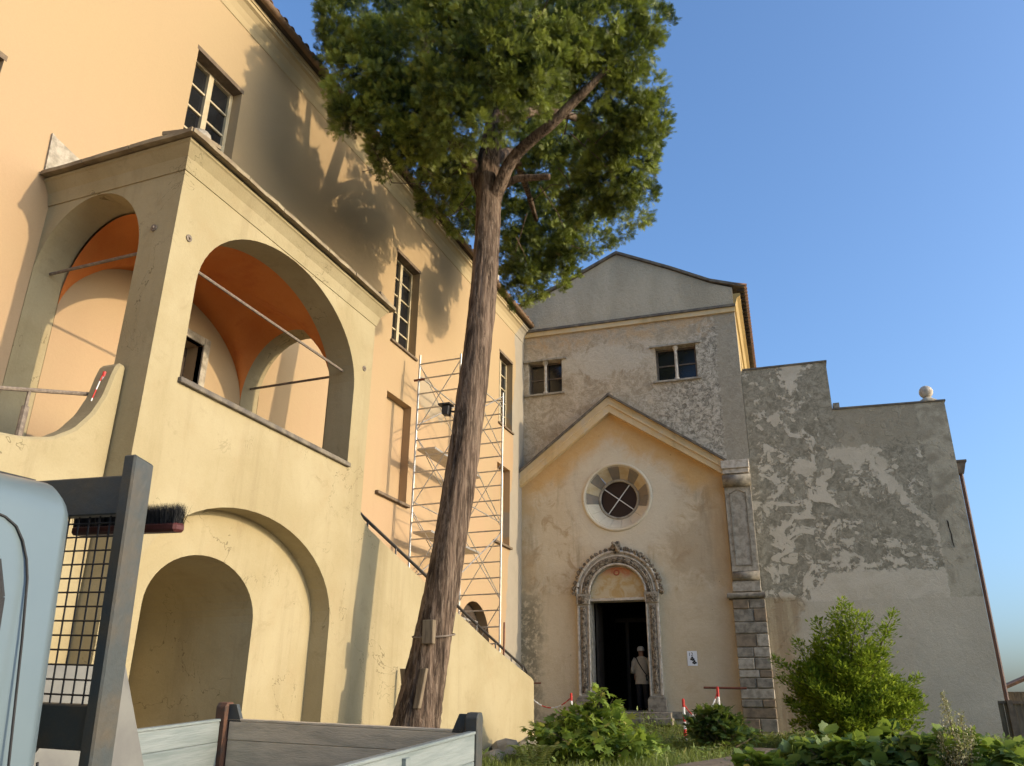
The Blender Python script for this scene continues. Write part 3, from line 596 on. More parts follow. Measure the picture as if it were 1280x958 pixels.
link('crest_finial', blob(.12, 5, 3, .45, (1, .7, 1.25), 3), M['carved'], portal, Matrix.Translation(cp(pc, 4.68, pd)))
for sgn, ui in ((-1, 2.07), (1, 3.66)):
    uo = ui + sgn * .37; ua, ub = min(ui, uo), max(ui, uo)
    j = MB().prism(rect(ua, ub, .66, 3.10), cp, pd + .03, FD + .02).build('jamb', M['stone2'], portal)
    relief([(ui + sgn * .19, .74 + 2.30 * i / 150, 1, 0, 2.30 * i / 150) for i in range(151)], pd + .025, .17, .06, 7, 9 + sgn).build('carved_panel', M['carved'], j)
    for q in (.03, .32, .345): MB().tube([cp(ui + sgn * q, .68, pd + .02), cp(ui + sgn * q, 3.08, pd + .02)], .022, 6).build('fillet', M['marble'], j)
    MB().prism(rect(ui, ui + sgn * .04, .30, 3.20) if sgn > 0 else rect(ui - .04, ui, .30, 3.20), cp, FD - .06, FD + .45).build('reveal', M['stone2'], j)
    cpt = MB().prism([(ua - .0, 3.10), (ub + .0, 3.10), (ub + .03, 3.40), (ua - .03, 3.40)], cp, pd - .01, FD + .02).build('capital', M['stone2'], portal, bevel=.01)
    relief([(ua + .185, 3.12 + .22 * i / 20, 1, 0, .3 * i / 20) for i in range(21)], pd - .012, .30, .06, 9, 31 + sgn).build('carved_leaf_band', M['carved'], cpt)
    MB().prism(rect(ua - .06, ub + .06, .26, .58), cp, pd - .05, FD + .02).prism([(ua - .06, .582), (ub + .06, .582), (ub, .66), (ua, .66)], cp, pd - .03, FD + .02).build('plinth', M['stone'], portal, bevel=.012)
MB().prism(rect(2.06, 3.67, 3.20, 3.27), cp, FD - .10, FD + .35).build('lintel', M['marble'], portal)
def m_tymp():
    t = NT('faded painted tympanum'); p, u, z = uz(t); n = t.noise(3.2, 6, .7, p, 1)
    c = t.mix(t.ss(n, .4, .6), (.46, .31, .13), (.52, .42, .26))
    c = t.mix(t.mul(t.ss(t.m('ADD', z, t.mul(n, 1.1)), 4.35, 4.75), .85), c, (.42, .11, .03))
    return t.bsdf(c, .9, n, .4, .02, .2)
typ = [(pc + .80 * math.cos(a), 3.28 + .86 * math.sin(a)) for a in arch]
MB().prism(typ, cp, FD - .03, FD - .006).build('tympanum', m_tymp(), portal)
torus_me((2.86, 3.99), .07, .018, FD - .035, 20, 6).build('painted_halo', plain('red fresco', (.40, .08, .03), (.3, .1, .05)), portal)
# dim vestibule behind the door
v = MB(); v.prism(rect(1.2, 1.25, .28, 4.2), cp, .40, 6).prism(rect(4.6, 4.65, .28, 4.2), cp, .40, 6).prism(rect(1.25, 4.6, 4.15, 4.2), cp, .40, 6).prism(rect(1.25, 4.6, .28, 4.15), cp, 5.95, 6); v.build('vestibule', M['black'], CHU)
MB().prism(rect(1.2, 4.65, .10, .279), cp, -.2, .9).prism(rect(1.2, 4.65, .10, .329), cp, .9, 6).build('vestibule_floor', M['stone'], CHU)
dl = MB().prism(rect(2.105, 2.16, .29, 3.19), cp, FD + .46, FD + 1.22).build('door_leaf', M['door'], CHU)
for za, zb in ((.5, 1.2), (1.35, 2.05), (2.2, 3.0)): MB().prism(rect(2.161, 2.175, za, zb), cp, FD + .54, FD + 1.14).build('door_panel', M['door'], dl)
f = MB(); f.prism(rect(2.3, 4.4, 2.86, 2.98), cp, 2.2, 2.3).prism(rect(2.62, 2.72, .28, 2.86), cp, 2.2, 2.3).prism(rect(3.50, 3.60, .28, 2.86), cp, 2.2, 2.3).prism(rect(3.6, 4.6, .28, 2.86), cp, 2.24, 2.27); f.build('inner_doorcase', M['door'], CHU)
for i, (z, o) in enumerate(((.262, .42), (.12, .72))): MB().prism(rect(1.55 - o * .2, 4.15 + o * .2, z - .18, z), cp, FD - o, FD - .002 if i == 0 else FD - o + .42).build('doorstep', M['stone'], CHU, bevel=.015)
# pilaster: scrolled marble console above, coursed blocks below
pil = MB(); pdp = -.42
pil.prism(rect(6.08, 6.80, 3.25, 6.60), cp, pdp + .12, .0).build('pilaster', M['stone2'], CHU)
pil = [o for o in CHU.children if o.name.startswith('pilaster')][0]
def pblock(name, u0, u1, z0, z1, d0, mat, bev=.01): return MB().prism(rect(u0, u1, z0, z1), cp, d0, .0).build(name, mat, pil, bevel=bev)
pblock('cap', 6.04, 6.82, 6.74, 6.98, pdp, M['marble']); pblock('cap', 6.07, 6.80, 6.602, 6.738, pdp + .05, M['marble'])
MB().tube([cp(6.05, 6.38, pdp + .06), cp(6.83, 6.38, pdp + .06)], .17, 16).build('scroll', M['stone'], pil, smooth=True)
MB().prism([(6.10, 3.85), (6.76, 3.85), (6.80, 6.20), (6.08, 6.20)], cp, pdp + .09, pdp + .13).build('shaft_panel', M['stone2'], pil)
for (a, b, c, d) in ((6.20, 6.225, 4.0, 6.02), (6.64, 6.665, 4.0, 6.02), (6.225, 6.64, 4.0, 4.025)): MB().prism(rect(a, b, c, d), cp, pdp + .065, pdp + .095).build('panel_moulding', M['stone'], pil)
MB().tube([cp(6.20 + .465 * i / 12, 6.02 + .05 * math.sin(math.pi * 2 * i / 12 - 1.57) + .05, pdp + .08) for i in range(13)], .016, 6).build('panel_moulding', M['stone'], pil)
MB().tube([cp(6.10, 3.72, pdp + .10), cp(6.80, 3.72, pdp + .10)], .12, 14).build('scroll', M['stone'], pil, smooth=True)
pblock('base_block', 6.06, 6.80, 3.30, 3.56, pdp + .03, M['stone2'])
MB().tube([cp(5.90, 3.19, pdp - .02), cp(6.90, 3.19, pdp - .02)], .075, 12).prism(rect(5.93, 6.87, 3.12, 3.27), cp, pdp, 0).build('ledge', M['stone'], pil)
MB().prism(rect(6.05, 6.83, -1.4, 3.1), cp, pdp + .05, -.001).build('core', M['stone2'], pil)
z = 3.1; i = 0
bmats = [M['stone'], M['stone2'], plain('brown stone', (.26, .20, .135), (.15, .12, .085), .92, 6, .9, .15)]
while z > -.9:
    h = random.choice((.2, .26, .3, .34)); s = random.choice((.35, .5, .62, 1.0)); w = .86
    for a, b in (((0, s), (s, 1)) if s < 1 else ((0, 1),)):
        j = random.uniform(-.018, .018)
        MB().prism([(6.02 + w * a + .008, z - h + .012), (6.02 + w * b - .008, z - h + .008), (6.02 + w * b - .006, z - .006), (6.02 + w * a + .008, z - .008)], cp, pdp + j, -.003).build('stone_block', random.choice(bmats), pil, bevel=.018)
    z -= h
# the lit flank of the nave, its eave and roof
fw_ = [(.0 + .47, 8.5), (15, 8.5), (15, 12.45), (.47, 12.45)]
def ck(d, z, s): return cp(6.848 - s, z, d)
wall('flank_wall', fw_, [rect(2.2, 2.9, 9.2, 11.4), rect(5.2, 5.9, 9.2, 11.4), rect(8.2, 8.9, 9.2, 11.4), rect(11.2, 11.9, 9.2, 11.4)], .35, ck, M['yellow'], CHU)
for a in (2.2, 5.2, 8.2, 11.2): MB().prism(rect(a, a + .7, 9.2, 11.4), ck, .2, .22).build('flank_window', M['glass'], CHU)
MB().prism([(0, 12.1), (.05, 12.12), (.12, 12.35), (.22, 12.42), (.22, 12.5), (-.3, 12.5), (-.3, 12.1)], lambda a, b, d: cp(6.85 + a, b, d), .03, 15).build('flank_cornice', M['yellow'], CHU)
rl = [(3.24, 14.56), (5.0, 13.68), (6.2, 13.02), (7.22, 12.66)]; rr = [(3.24, 14.56), (1.3, 13.66), (-1.3, 12.6)]
croof = MB()
for pr in (rl, rr):
    for (a, za), (b, zb) in zip(pr, pr[1:]): croof.prism([(a, za), (b, zb), (b, zb + .09), (a, za + .09)], cp, -.06, 15)
croof = croof.build('roof', M['slate'], CHU)
for i in range(46):
    mw = Matrix.Translation(cp(7.28, 12.68, .02 + i * .235)) @ Matrix.Rotation(R(90 + 3.46), 4, 'Z') @ Matrix.Rotation(R(18), 4, 'X'); link('tile', TILE, None, croof, mw)
for i in range(15): MB().prism(rect(7.0, 7.2, 12.60, 12.66), cp, .1 + i * .3, .2 + i * .3).build('rafter_end', M['soffit'], croof)
ch = thing('chimney', 'small pale chimney stub on the roof behind the cypress trunk', 'chimney', (-9.9, 23.0, 13.1))
MB().box(-10.2, -9.6, 22.6, 23.2, 12.9, 14.3).build('stack', M['stone2'], ch, bevel=.01); MB().box(-10.28, -9.52, 22.52, 23.28, 14.3, 14.42).build('cap', M['slate'], ch)

# ------------------------------------------------------------------ the blank side building with stepped top
SB = thing('side_building', 'windowless building with patchy grey flaking wall and stepped top right of church', 'building', tuple(cp(9.5, -.6, 3)))
sbo = [(6.1, -1.6), (12.17, -1.6), (12.17, 8.31), (9.27, 8.36), (9.27, 9.86), (6.86, 9.86), (6.86, 7.2), (6.1, 7.2)]
MB().prism(sbo, cp, .03, 7).build('wall', M['side'], SB)
MB().prism([(6.9, 9.862), (9.30, 9.862), (9.30, 9.91), (6.9, 9.91)], cp, .0, 7.02).build('capstone', M['slate'], SB)
MB().prism([(9.275, 8.362), (12.20, 8.312), (12.20, 8.36), (9.275, 8.41)], cp, .0, 7.02).build('capstone', M['slate'], SB)
MB().prism(rect(9.3, 9.47, 8.41, 8.56), cp, .02, .3).build('cap_block', M['stone'], SB)
fin = MB().tube([cp(11.81, z, .3) for z in (8.34, 8.42, 8.50, 8.55)], [.34, .27, .15, .10], 14).build('finial_base', M['side'], SB, smooth=True)
link('ball_finial', blob(.185, 4, 3, .01), M['marble'], fin, Matrix.Translation(cp(11.81, 8.72, .3)))
for me in [o for o in fin.children]: me.data.polygons.foreach_set('use_smooth', [True] * len(me.data.polygons))
crk = MB().prism([(11.665, 5.02), (11.70, 4.96), (11.695, 4.8), (11.725, 4.62), (11.715, 4.45), (11.735, 4.28), (11.71, 4.34), (11.69, 4.5), (11.70, 4.64), (11.672, 4.82)], cp, .022, .05).build('crack', M['black'], SB)
pipe = MB().tube([cp(12.25, 6.3, .16), cp(12.25, -.7, .16)], .05, 10).build('downpipe', plain('brown pipe paint', (.095, .045, .032), (.065, .032, .025), .6, 5, .2), SB)
MB().prism([(12.185, 6.25), (12.31, 6.25), (12.40, 6.56), (12.16, 6.56)], cp, .06, .28).prism(rect(12.14, 12.42, 6.56, 6.62), cp, .04, .3).build('hopper', M['sillw'], pipe)
for z in (5.2, 3.4, 1.6): torus_me((12.25, z), .01, .004, .16, 8, 4).build('bracket', M['rust'], pipe)
hk = MB().tube([cp(7.52, .62, -.02), cp(7.55, .70, -.10), cp(7.75, .70, -.10)], .015, 6); tag(hk.build('iron_hook', M['rust']), 'small bent iron hook in the wall beside the pilaster', 'hook')

# ------------------------------------------------------------------ fence and shed at the far right
FE = thing('wooden_fence', 'dark weathered board fence beside the downpipe at the building corner', 'fence', (3.6, 22.4, -.6))
for i in range(22):
    x = 2.93 + i * .115; z0 = gz(x, 22.4) - .1; h = .50 - .012 * i + random.uniform(-.015, .015)
    MB().box(x, x + .105, 22.38, 22.405, z0, h).build('board', M['timber'], FE)
for x in (3.10, 4.3): MB().box(x, x + .1, 22.25, 22.375, -1.2, .53).build('post', M['sillw'], FE)
MB().box(2.93, 5.5, 22.33, 22.379, .46, .52).box(2.93, 5.5, 22.33, 22.379, -.35, -.27).build('rail', M['sillw'], FE)
HU = thing('shed', 'small timber shed with a low dark roof behind the board fence', 'shed', (6.2, 31, -.9))
for i in range(24): MB().box(4.25 + i * .17, 4.25 + i * .17 + .16, 30, 30.03, -1.5, .95).build('board', M['timber'], HU)
MB().box(4.25, 8.4, 30.04, 33, -1.5, .93).build('body', M['sillw'], HU)
MB().hexa([(4.1, 29.6, .98), (6.4, 29.6, 1.95), (6.4, 33.4, 1.95), (4.1, 33.4, .98), (4.1, 29.6, 1.06), (6.4, 29.6, 2.03), (6.4, 33.4, 2.03), (4.1, 33.4, 1.06)]).hexa([(6.4, 29.6, 1.95), (8.7, 29.6, .98), (8.7, 33.4, .98), (6.4, 33.4, 1.95), (6.4, 29.6, 2.03), (8.7, 29.6, 1.06), (8.7, 33.4, 1.06), (6.4, 33.4, 2.03)]).build('roof', M['tile'], HU)

# ------------------------------------------------------------------ notice, rails, chain posts
NO = thing('notice', 'white paper notice with number twelve and two dark shapes on tan church wall', 'notice', tuple(cp(4.84, 1.42, FD)))
MB().prism(rect(4.70, 4.96, 1.43, 1.81), cp, FD - .012, FD - .004).build('sheet', M['paper'], NO)
tc = bpy.data.curves.new('t', 'FONT'); tc.body = '12'; tc.size = .13; tc.extrude = .001
to = bpy.data.objects.new('t', tc); col.objects.link(to); bpy.context.view_layer.update()
tm = bpy.data.meshes.new_from_object(to.evaluated_get(bpy.context.evaluated_depsgraph_get())); bpy.data.objects.remove(to)
bx = Matrix((( CU.x, 0, -CN.x, 0), (CU.y, 0, -CN.y, 0), (0, 1, 0, 0), (0, 0, 0, 1)))
tm.materials.clear(); link('number', tm, M['ink'], NO, Matrix.Translation(cp(4.73, 1.68, FD - .016)) @ bx)
for u, z, k in ((4.83, 1.61, 0), (4.88, 1.52, 1)): 
    m = MB()
    for a, b, r in ((0, .028, .03), (-.035, -.012, .026), (.035, -.012, .026), (0, -.03, .024)): m.prism([(u + a + r * math.cos(q * .628), z + b + r * math.sin(q * .628)) for q in range(10)], cp, FD - .0165 - k * .0006 - (a + .04) * .01 - (b + .05) * .01, FD - .0125)
    m.build('printed_mark', M['ink'], NO)
tag(MB().tube([cp(5.12, .86, -.62), cp(6.20, .84, -.62)], .028, 8).build('wall_rail', M['rust']), 'brown iron bar rail fixed beside the block pilaster', 'rail')
tag(MB().tube([cp(.30, 1.0, -.4), cp(.66, 1.0, -.4)], .022, 8).build('wall_rail', M['rust']), 'short brown bar rail on the church wall behind the stair foot', 'rail')
def cpost(x, y, top, label):
    zb = gz(x, y); h = top - zb; t = thing('chain_post', label, 'post', (x, y, zb), 'red and white chain posts before the church')
    n = 6; hh = h / n
    MB().tube([(x, y, zb - .05), (x, y, zb + .04)], .11, 12).build('base', M['iron'], t)
    for i in range(n): MB().tube([(x, y, zb + .02 + i * hh), (x, y, zb + .02 + (i + 1) * hh - .001)], .033, 10).build('band', M['red'] if (n - i) % 2 else M['white'], t)
    MB().tube([(x, y, zb + .02 + h), (x, y, zb + .05 + h)], [.035, .015], 10).build('cap', M['red'], t)
    return Vector((x, y, zb + h))
p1 = cpost(-3.89, 21.4, .50, 'red and white post standing alone in the grass left of the dark shrub')
p2 = cpost(-3.14, 22.0, .79, 'red and white post under the brown rail behind the dark shrub')
p3 = cpost(-7.02, 22.4, .67, 'red and white post left of the church door above the fig bush')
def chain(a, b, sag, label, n=22):
    t = thing('chain', label, 'chain', tuple((a + b) / 2 - Vector((0, 0, sag + .2))), 'plastic chains between the posts')
    pts = [a.lerp(b, i / n) - Vector((0, 0, sag * 4 * (i / n) * (1 - i / n) + .06)) for i in range(n + 1)]
    for i in range(n): MB().tube([pts[i], pts[i + 1]], .018 if i % 2 else .012, 5).build('chain_link', M['red'] if (i // 5) % 2 == 0 else M['white'], t)
chain(p1, p2, .45, 'red and white plastic chain sagging between the two posts by the dark shrub')
chain(p3, Vector((-8.3, 22.6, .75)), .30, 'plastic chain running from the post to the stair foot')

# ------------------------------------------------------------------ scaffold tower on the stair
SC = thing('scaffold_tower', 'slim galvanised scaffold tower standing on the stair behind the cypress trunk', 'scaffold', (-7.9, 16.9, .2))
sx = (-8.42, -7.38); sy = (15.62, 18.2); TOP = 7.75
def stz(y): return 1.95 - int((y - PY1) / .55) * .165
for y in sy:
    for x in sx: MB().tube([(x, y, stz(y)), (x, y, TOP + (.12 if x == sx[0] else .0))], .024, 8).build('upright', M['galv'], SC)
    z = stz(y) + .35
    while z < TOP:
        MB().tube([(sx[0], y, z), (sx[1], y, z)], .017, 6).build('rung', M['galv'], SC); z += .37
    for i in range(8):
        z = .9 + (i // 2) * 1.7; MB().tube([(sx[0], y, z), (sx[1], y, z + 1.6)] if i % 2 else [(sx[1], y + .02, z), (sx[0], y + .02, z + 1.6)], .011, 5).build('brace', M['galv'], SC)
for i in range(4):
    z = .9 + i * 1.75
    for x in sx:
        MB().tube([(x, sy[0], z), (x, sy[1], z + (1.5 if i % 2 else 0))], .013, 5).build('brace', M['galv'], SC)
        MB().tube([(x, sy[0], z + 1.5), (x, sy[1], z)], .011, 5).build('brace', M['galv'], SC)
for z in (5.55, 3.7, 2.1): MB().box(sx[0] + .05, sx[1] - .55, sy[0], sy[1], z, z + .045).build('platform', M['galv'], SC)
for x in sx: MB().tube([(x, sy[0], 7.35), (x, sy[1], 7.35)], .016, 6).build('guard_rail', M['galv'], SC)
MB().tube([(sx[0] - .12, sy[0], 7.25), (sx[0] + .14, sy[0], 7.25)], .03, 8).build('clamp', M['rust'], SC)

# ------------------------------------------------------------------ the person inside the door
def skin(name, verts, edges, radii, mat, parent, root=0, sub=2):
    me = bpy.data.meshes.new('m'); me.from_pydata([Vector(v) for v in verts], edges, []); o = link(name, me, mat, parent)
    o.modifiers.new('skin', 'SKIN'); sv = me.skin_vertices[0].data if me.skin_vertices else None
    if sv is None: bm = bmesh.new(); bm.from_mesh(me); bm.verts.layers.skin.verify(); bm.to_mesh(me); bm.free(); sv = me.skin_vertices[0].data
    for i, r in enumerate(radii): sv[i].radius = r if hasattr(r, '__len__') else (r, r); sv[i].use_root = (i == root)
    o.modifiers.new('sub', 'SUBSURF').levels = sub; o.modifiers['sub'].render_levels = sub
    return o
B0 = cp(3.20, .33, 1.35)
PE = thing('person', 'person in white cap and pale loose shirt with black shoulder strap inside church doorway', 'person', tuple(B0))
def bp_(u, d, z): return B0 + CU * u + CN * d + Vector((0, 0, z))
vsn = [bp_(0, 0, .92), bp_(0, .01, 1.12), bp_(0, .0, 1.36), bp_(0, .02, 1.46), bp_(0, .03, 1.56), bp_(0, .03, 1.66),
       bp_(-.18, .0, 1.38), bp_(-.23, .03, 1.12), bp_(-.21, .12, .90), bp_(-.20, .15, .80), bp_(.18, .0, 1.38), bp_(.24, .03, 1.12), bp_(.20, .18, .98), bp_(.16, .26, .96),
       bp_(-.09, .0, .86), bp_(-.10, -.01, .48), bp_(-.10, .03, .09), bp_(-.11, .16, .04), bp_(.09, .0, .86), bp_(.10, .03, .48), bp_(.11, .05, .09), bp_(.12, .18, .04)]
eds = [(0,1),(1,2),(2,3),(3,4),(4,5),(2,6),(6,7),(7,8),(8,9),(2,10),(10,11),(11,12),(12,13),(0,14),(14,15),(15,16),(16,17),(0,18),(18,19),(19,20),(20,21)]
rad = [(.15,.11),(.14,.10),(.15,.10),.055,.085,.085,.055,.042,.034,.04,.055,.042,.034,.04,.085,.055,.04,.035,.085,.055,.04,.035]
M['skin_'] = plain('skin', (.42, .24, .16), (.36, .2, .13), .55, 9, .05)
body = skin('body', vsn, eds, rad, M['skin_'], PE)
shirt_m = plain('pale linen', (.66, .60, .48), (.58, .52, .41), .9, 14, .3)
def loft(name, rows, mat, parent, n=18):
    vs = []
    for (z, ru, rd, du, dd) in rows:
        for k in range(n):
            a = 2 * math.pi * k / n; f = 1 + .03 * math.sin(5 * a + z * 9); vs.append(bp_(du + ru * f * math.cos(a), dd + rd * f * math.sin(a), z))
    m = MB().add(vs, [(i*n+k, i*n+(k+1)%n, (i+1)*n+(k+1)%n, (i+1)*n+k) for i in range(len(rows)-1) for k in range(n)]); return m.build(name, mat, parent, smooth=True)
loft('shirt', [(.70, .205, .155, 0, 0), (.80, .20, .155, 0, 0), (1.0, .185, .14, 0, 0), (1.2, .19, .14, 0, 0), (1.34, .205, .135, 0, 0), (1.42, .17, .11, 0, .01), (1.47, .075, .075, 0, .02)], shirt_m, PE)
for sg in (-1, 1):
    sm = MB().tube([bp_(sg * .15, 0, 1.40), bp_(sg * .215, .01, 1.30), bp_(sg * .25, .03, 1.10), bp_(sg * .245, .06, 1.02)], [.075, .078, .075, .08], 12); sm.build('sleeve', shirt_m, PE, smooth=True)
    loft('trouser_leg', [(.06, .065, .075, sg * .105, .02), (.45, .075, .085, sg * .10, .01), (.80, .105, .12, sg * .09, 0), (.93, .10, .12, sg * .085, 0)], plain('dark trousers', (.03, .03, .035), (.02, .02, .025), .9, 14, .2), PE)
MB().tube([bp_(-.13, -.10, 1.43), bp_(-.06, -.155, 1.28), bp_(.06, -.165, 1.08), bp_(.17, -.12, .92)], .016, 6).build('bag_strap', M['ink'], PE)
loft('cap', [(1.615, .108, .118, 0, .03), (1.66, .108, .118, 0, .03), (1.71, .095, .105, 0, .03), (1.745, .06, .07, 0, .03), (1.755, .004, .004, 0, .03)], M['white'], PE)
# ------------------------------------------------------------------ the cypress
def m_bark():
    t = NT('fibrous cypress bark'); p = t.pos(); q = t.scale(p, (1, 1, .10)); a = t.noise(9, 7, .7, q, .6); b = t.noise(28, 5, .7, q)
    c = t.mix(t.ss(a, .36, .64), (.045, .031, .022), (.20, .140, .098)); c = t.mix(t.mul(t.ss(b, .48, .64), .55), c, (.31, .235, .17)); c = t.mix(t.ss(t.noise(16, 5, .7, q, .8), .50, .40, 0, .5), c, (.03, .021, .016))
    return t.bsdf(c, .95, t.m('ADD', a, t.mul(b, .5)), 1.0, .06, .1)
M['bark'] = m_bark()
def bark_tube(pts, rad, n=36, per=10, amp=.06, seed=1):
    P = [Vector(p) for p in pts]; m = len(P); cs = []; g = np.random.default_rng(seed); ph = g.uniform(0, 6, 8)
    for i in range(m - 1):
        p0, p1, p2, p3 = P[max(i-1, 0)], P[i], P[i+1], P[min(i+2, m-1)]
        for k in range(per):
            t = k / per; cs.append((.5 * ((2*p1) + (p2 - p0) * t + (2*p0 - 5*p1 + 4*p2 - p3) * t*t + (3*p1 - p0 - 3*p2 + p3) * t**3), rad[i] + (rad[i+1] - rad[i]) * t))
    cs.append((P[-1], rad[-1])); vs = []; s = 0
    for i, (c, r) in enumerate(cs):
        d = (cs[min(i+1, len(cs)-1)][0] - cs[max(i-1, 0)][0]).normalized(); a = d.cross(Vector((0, 1, 0))).normalized() if abs(d.y) < .9 else d.cross(Vector((0, 0, 1))).normalized(); b = a.cross(d)
        if i: s += (c - cs[i-1][0]).length
        for k in range(n):
            an = 2 * math.pi * k / n
            f = 1 + amp * (math.sin(5 * an + .5 * s + ph[0]) * .55 + .8 * abs(math.sin(6.5 * an - .35 * s + ph[1])) + .5 * math.sin(13 * an + 1.1 * s + ph[2]) + .4 * math.sin(17 * an - 2.3 * s + ph[3]) + .25 * g.standard_normal()) - amp * .5
            vs.append(c + (a * math.cos(an) + b * math.sin(an)) * r * f)
    N = len(cs)
    return MB().add(vs, [(i*n+k, i*n+(k+1)%n, (i+1)*n+(k+1)%n, (i+1)*n+k) for i in range(N-1) for k in range(n)] + [tuple(range(n))[::-1], tuple(range((N-1)*n, N*n))])
CY = thing('cypress_tree', 'tall leaning cypress with bare brown trunk and dense dark green crown', 'tree', (-5.7, 10.85, gz(-5.7, 10.85)))
tr = bark_tube([(-5.72, 10.82, -1.3), (-5.68, 10.85, -.6), (-5.61, 10.9, .05), (-5.47, 11.0, 1.1), (-5.29, 11.15, 2.8), (-5.18, 11.4, 4.8), (-5.09, 11.6, 7.0), (-5.12, 11.8, 8.8), (-5.18, 11.88, 9.6), (-5.2, 12.1, 10.6)], [.46, .36, .315, .258, .235, .238, .215, .225, .22, .17], 40, 16).build('trunk', M['bark'], CY, smooth=True)
LIMB = [([(-5.16, 11.82, 8.95), (-5.33, 11.78, 9.40), (-5.62, 11.6, 9.97), (-5.88, 11.4, 10.29), (-6.05, 11.3, 10.98), (-6.3, 11.2, 12.2), (-6.5, 11.2, 14)], [.19, .16, .135, .12, .11, .09, .05]),
        ([(-5.10, 11.80, 8.60), (-4.94, 11.75, 8.98), (-4.60, 11.6, 9.48), (-4.14, 11.45, 9.71), (-3.73, 11.35, 9.87), (-3.34, 11.3, 10.16), (-2.94, 11.25, 10.44), (-2.53, 11.4, 10.95)], [.14, .13, .11, .10, .092, .085, .07, .04]),
        ([(-5.05, 11.9, 9.1), (-4.66, 11.85, 9.25), (-4.3, 11.85, 9.21), (-3.95, 11.85, 9.14)], [.085, .07, .06, .055]),
        ([(-5.2, 11.9, 9.3), (-5.2, 12.1, 10.6), (-5.1, 12.6, 12.8), (-5.2, 12.9, 15), (-5.2, 13, 17)], [.22, .19, .16, .12, .06]),
        ([(-5.2, 12.1, 10.0), (-5.4, 13.6, 11.3), (-5.8, 15.4, 12.0), (-6.1, 17.2, 12.0)], [.13, .11, .08, .05]),
        ([(-5.15, 12.3, 11.0), (-4.6, 13.2, 11.9), (-3.9, 14.2, 12.2), (-3.4, 14.6, 12)], [.12, .10, .07, .04]),
        ([(-5.9, 11.4, 10.4), (-6.6, 10.7, 11.0), (-7.0, 10.3, 11.3)], [.09, .07, .04])]
for i, (p, r) in enumerate(LIMB): bark_tube(p, r, 16, 8, .07, 10 + i).build('limb', M['bark'], tr, smooth=True)
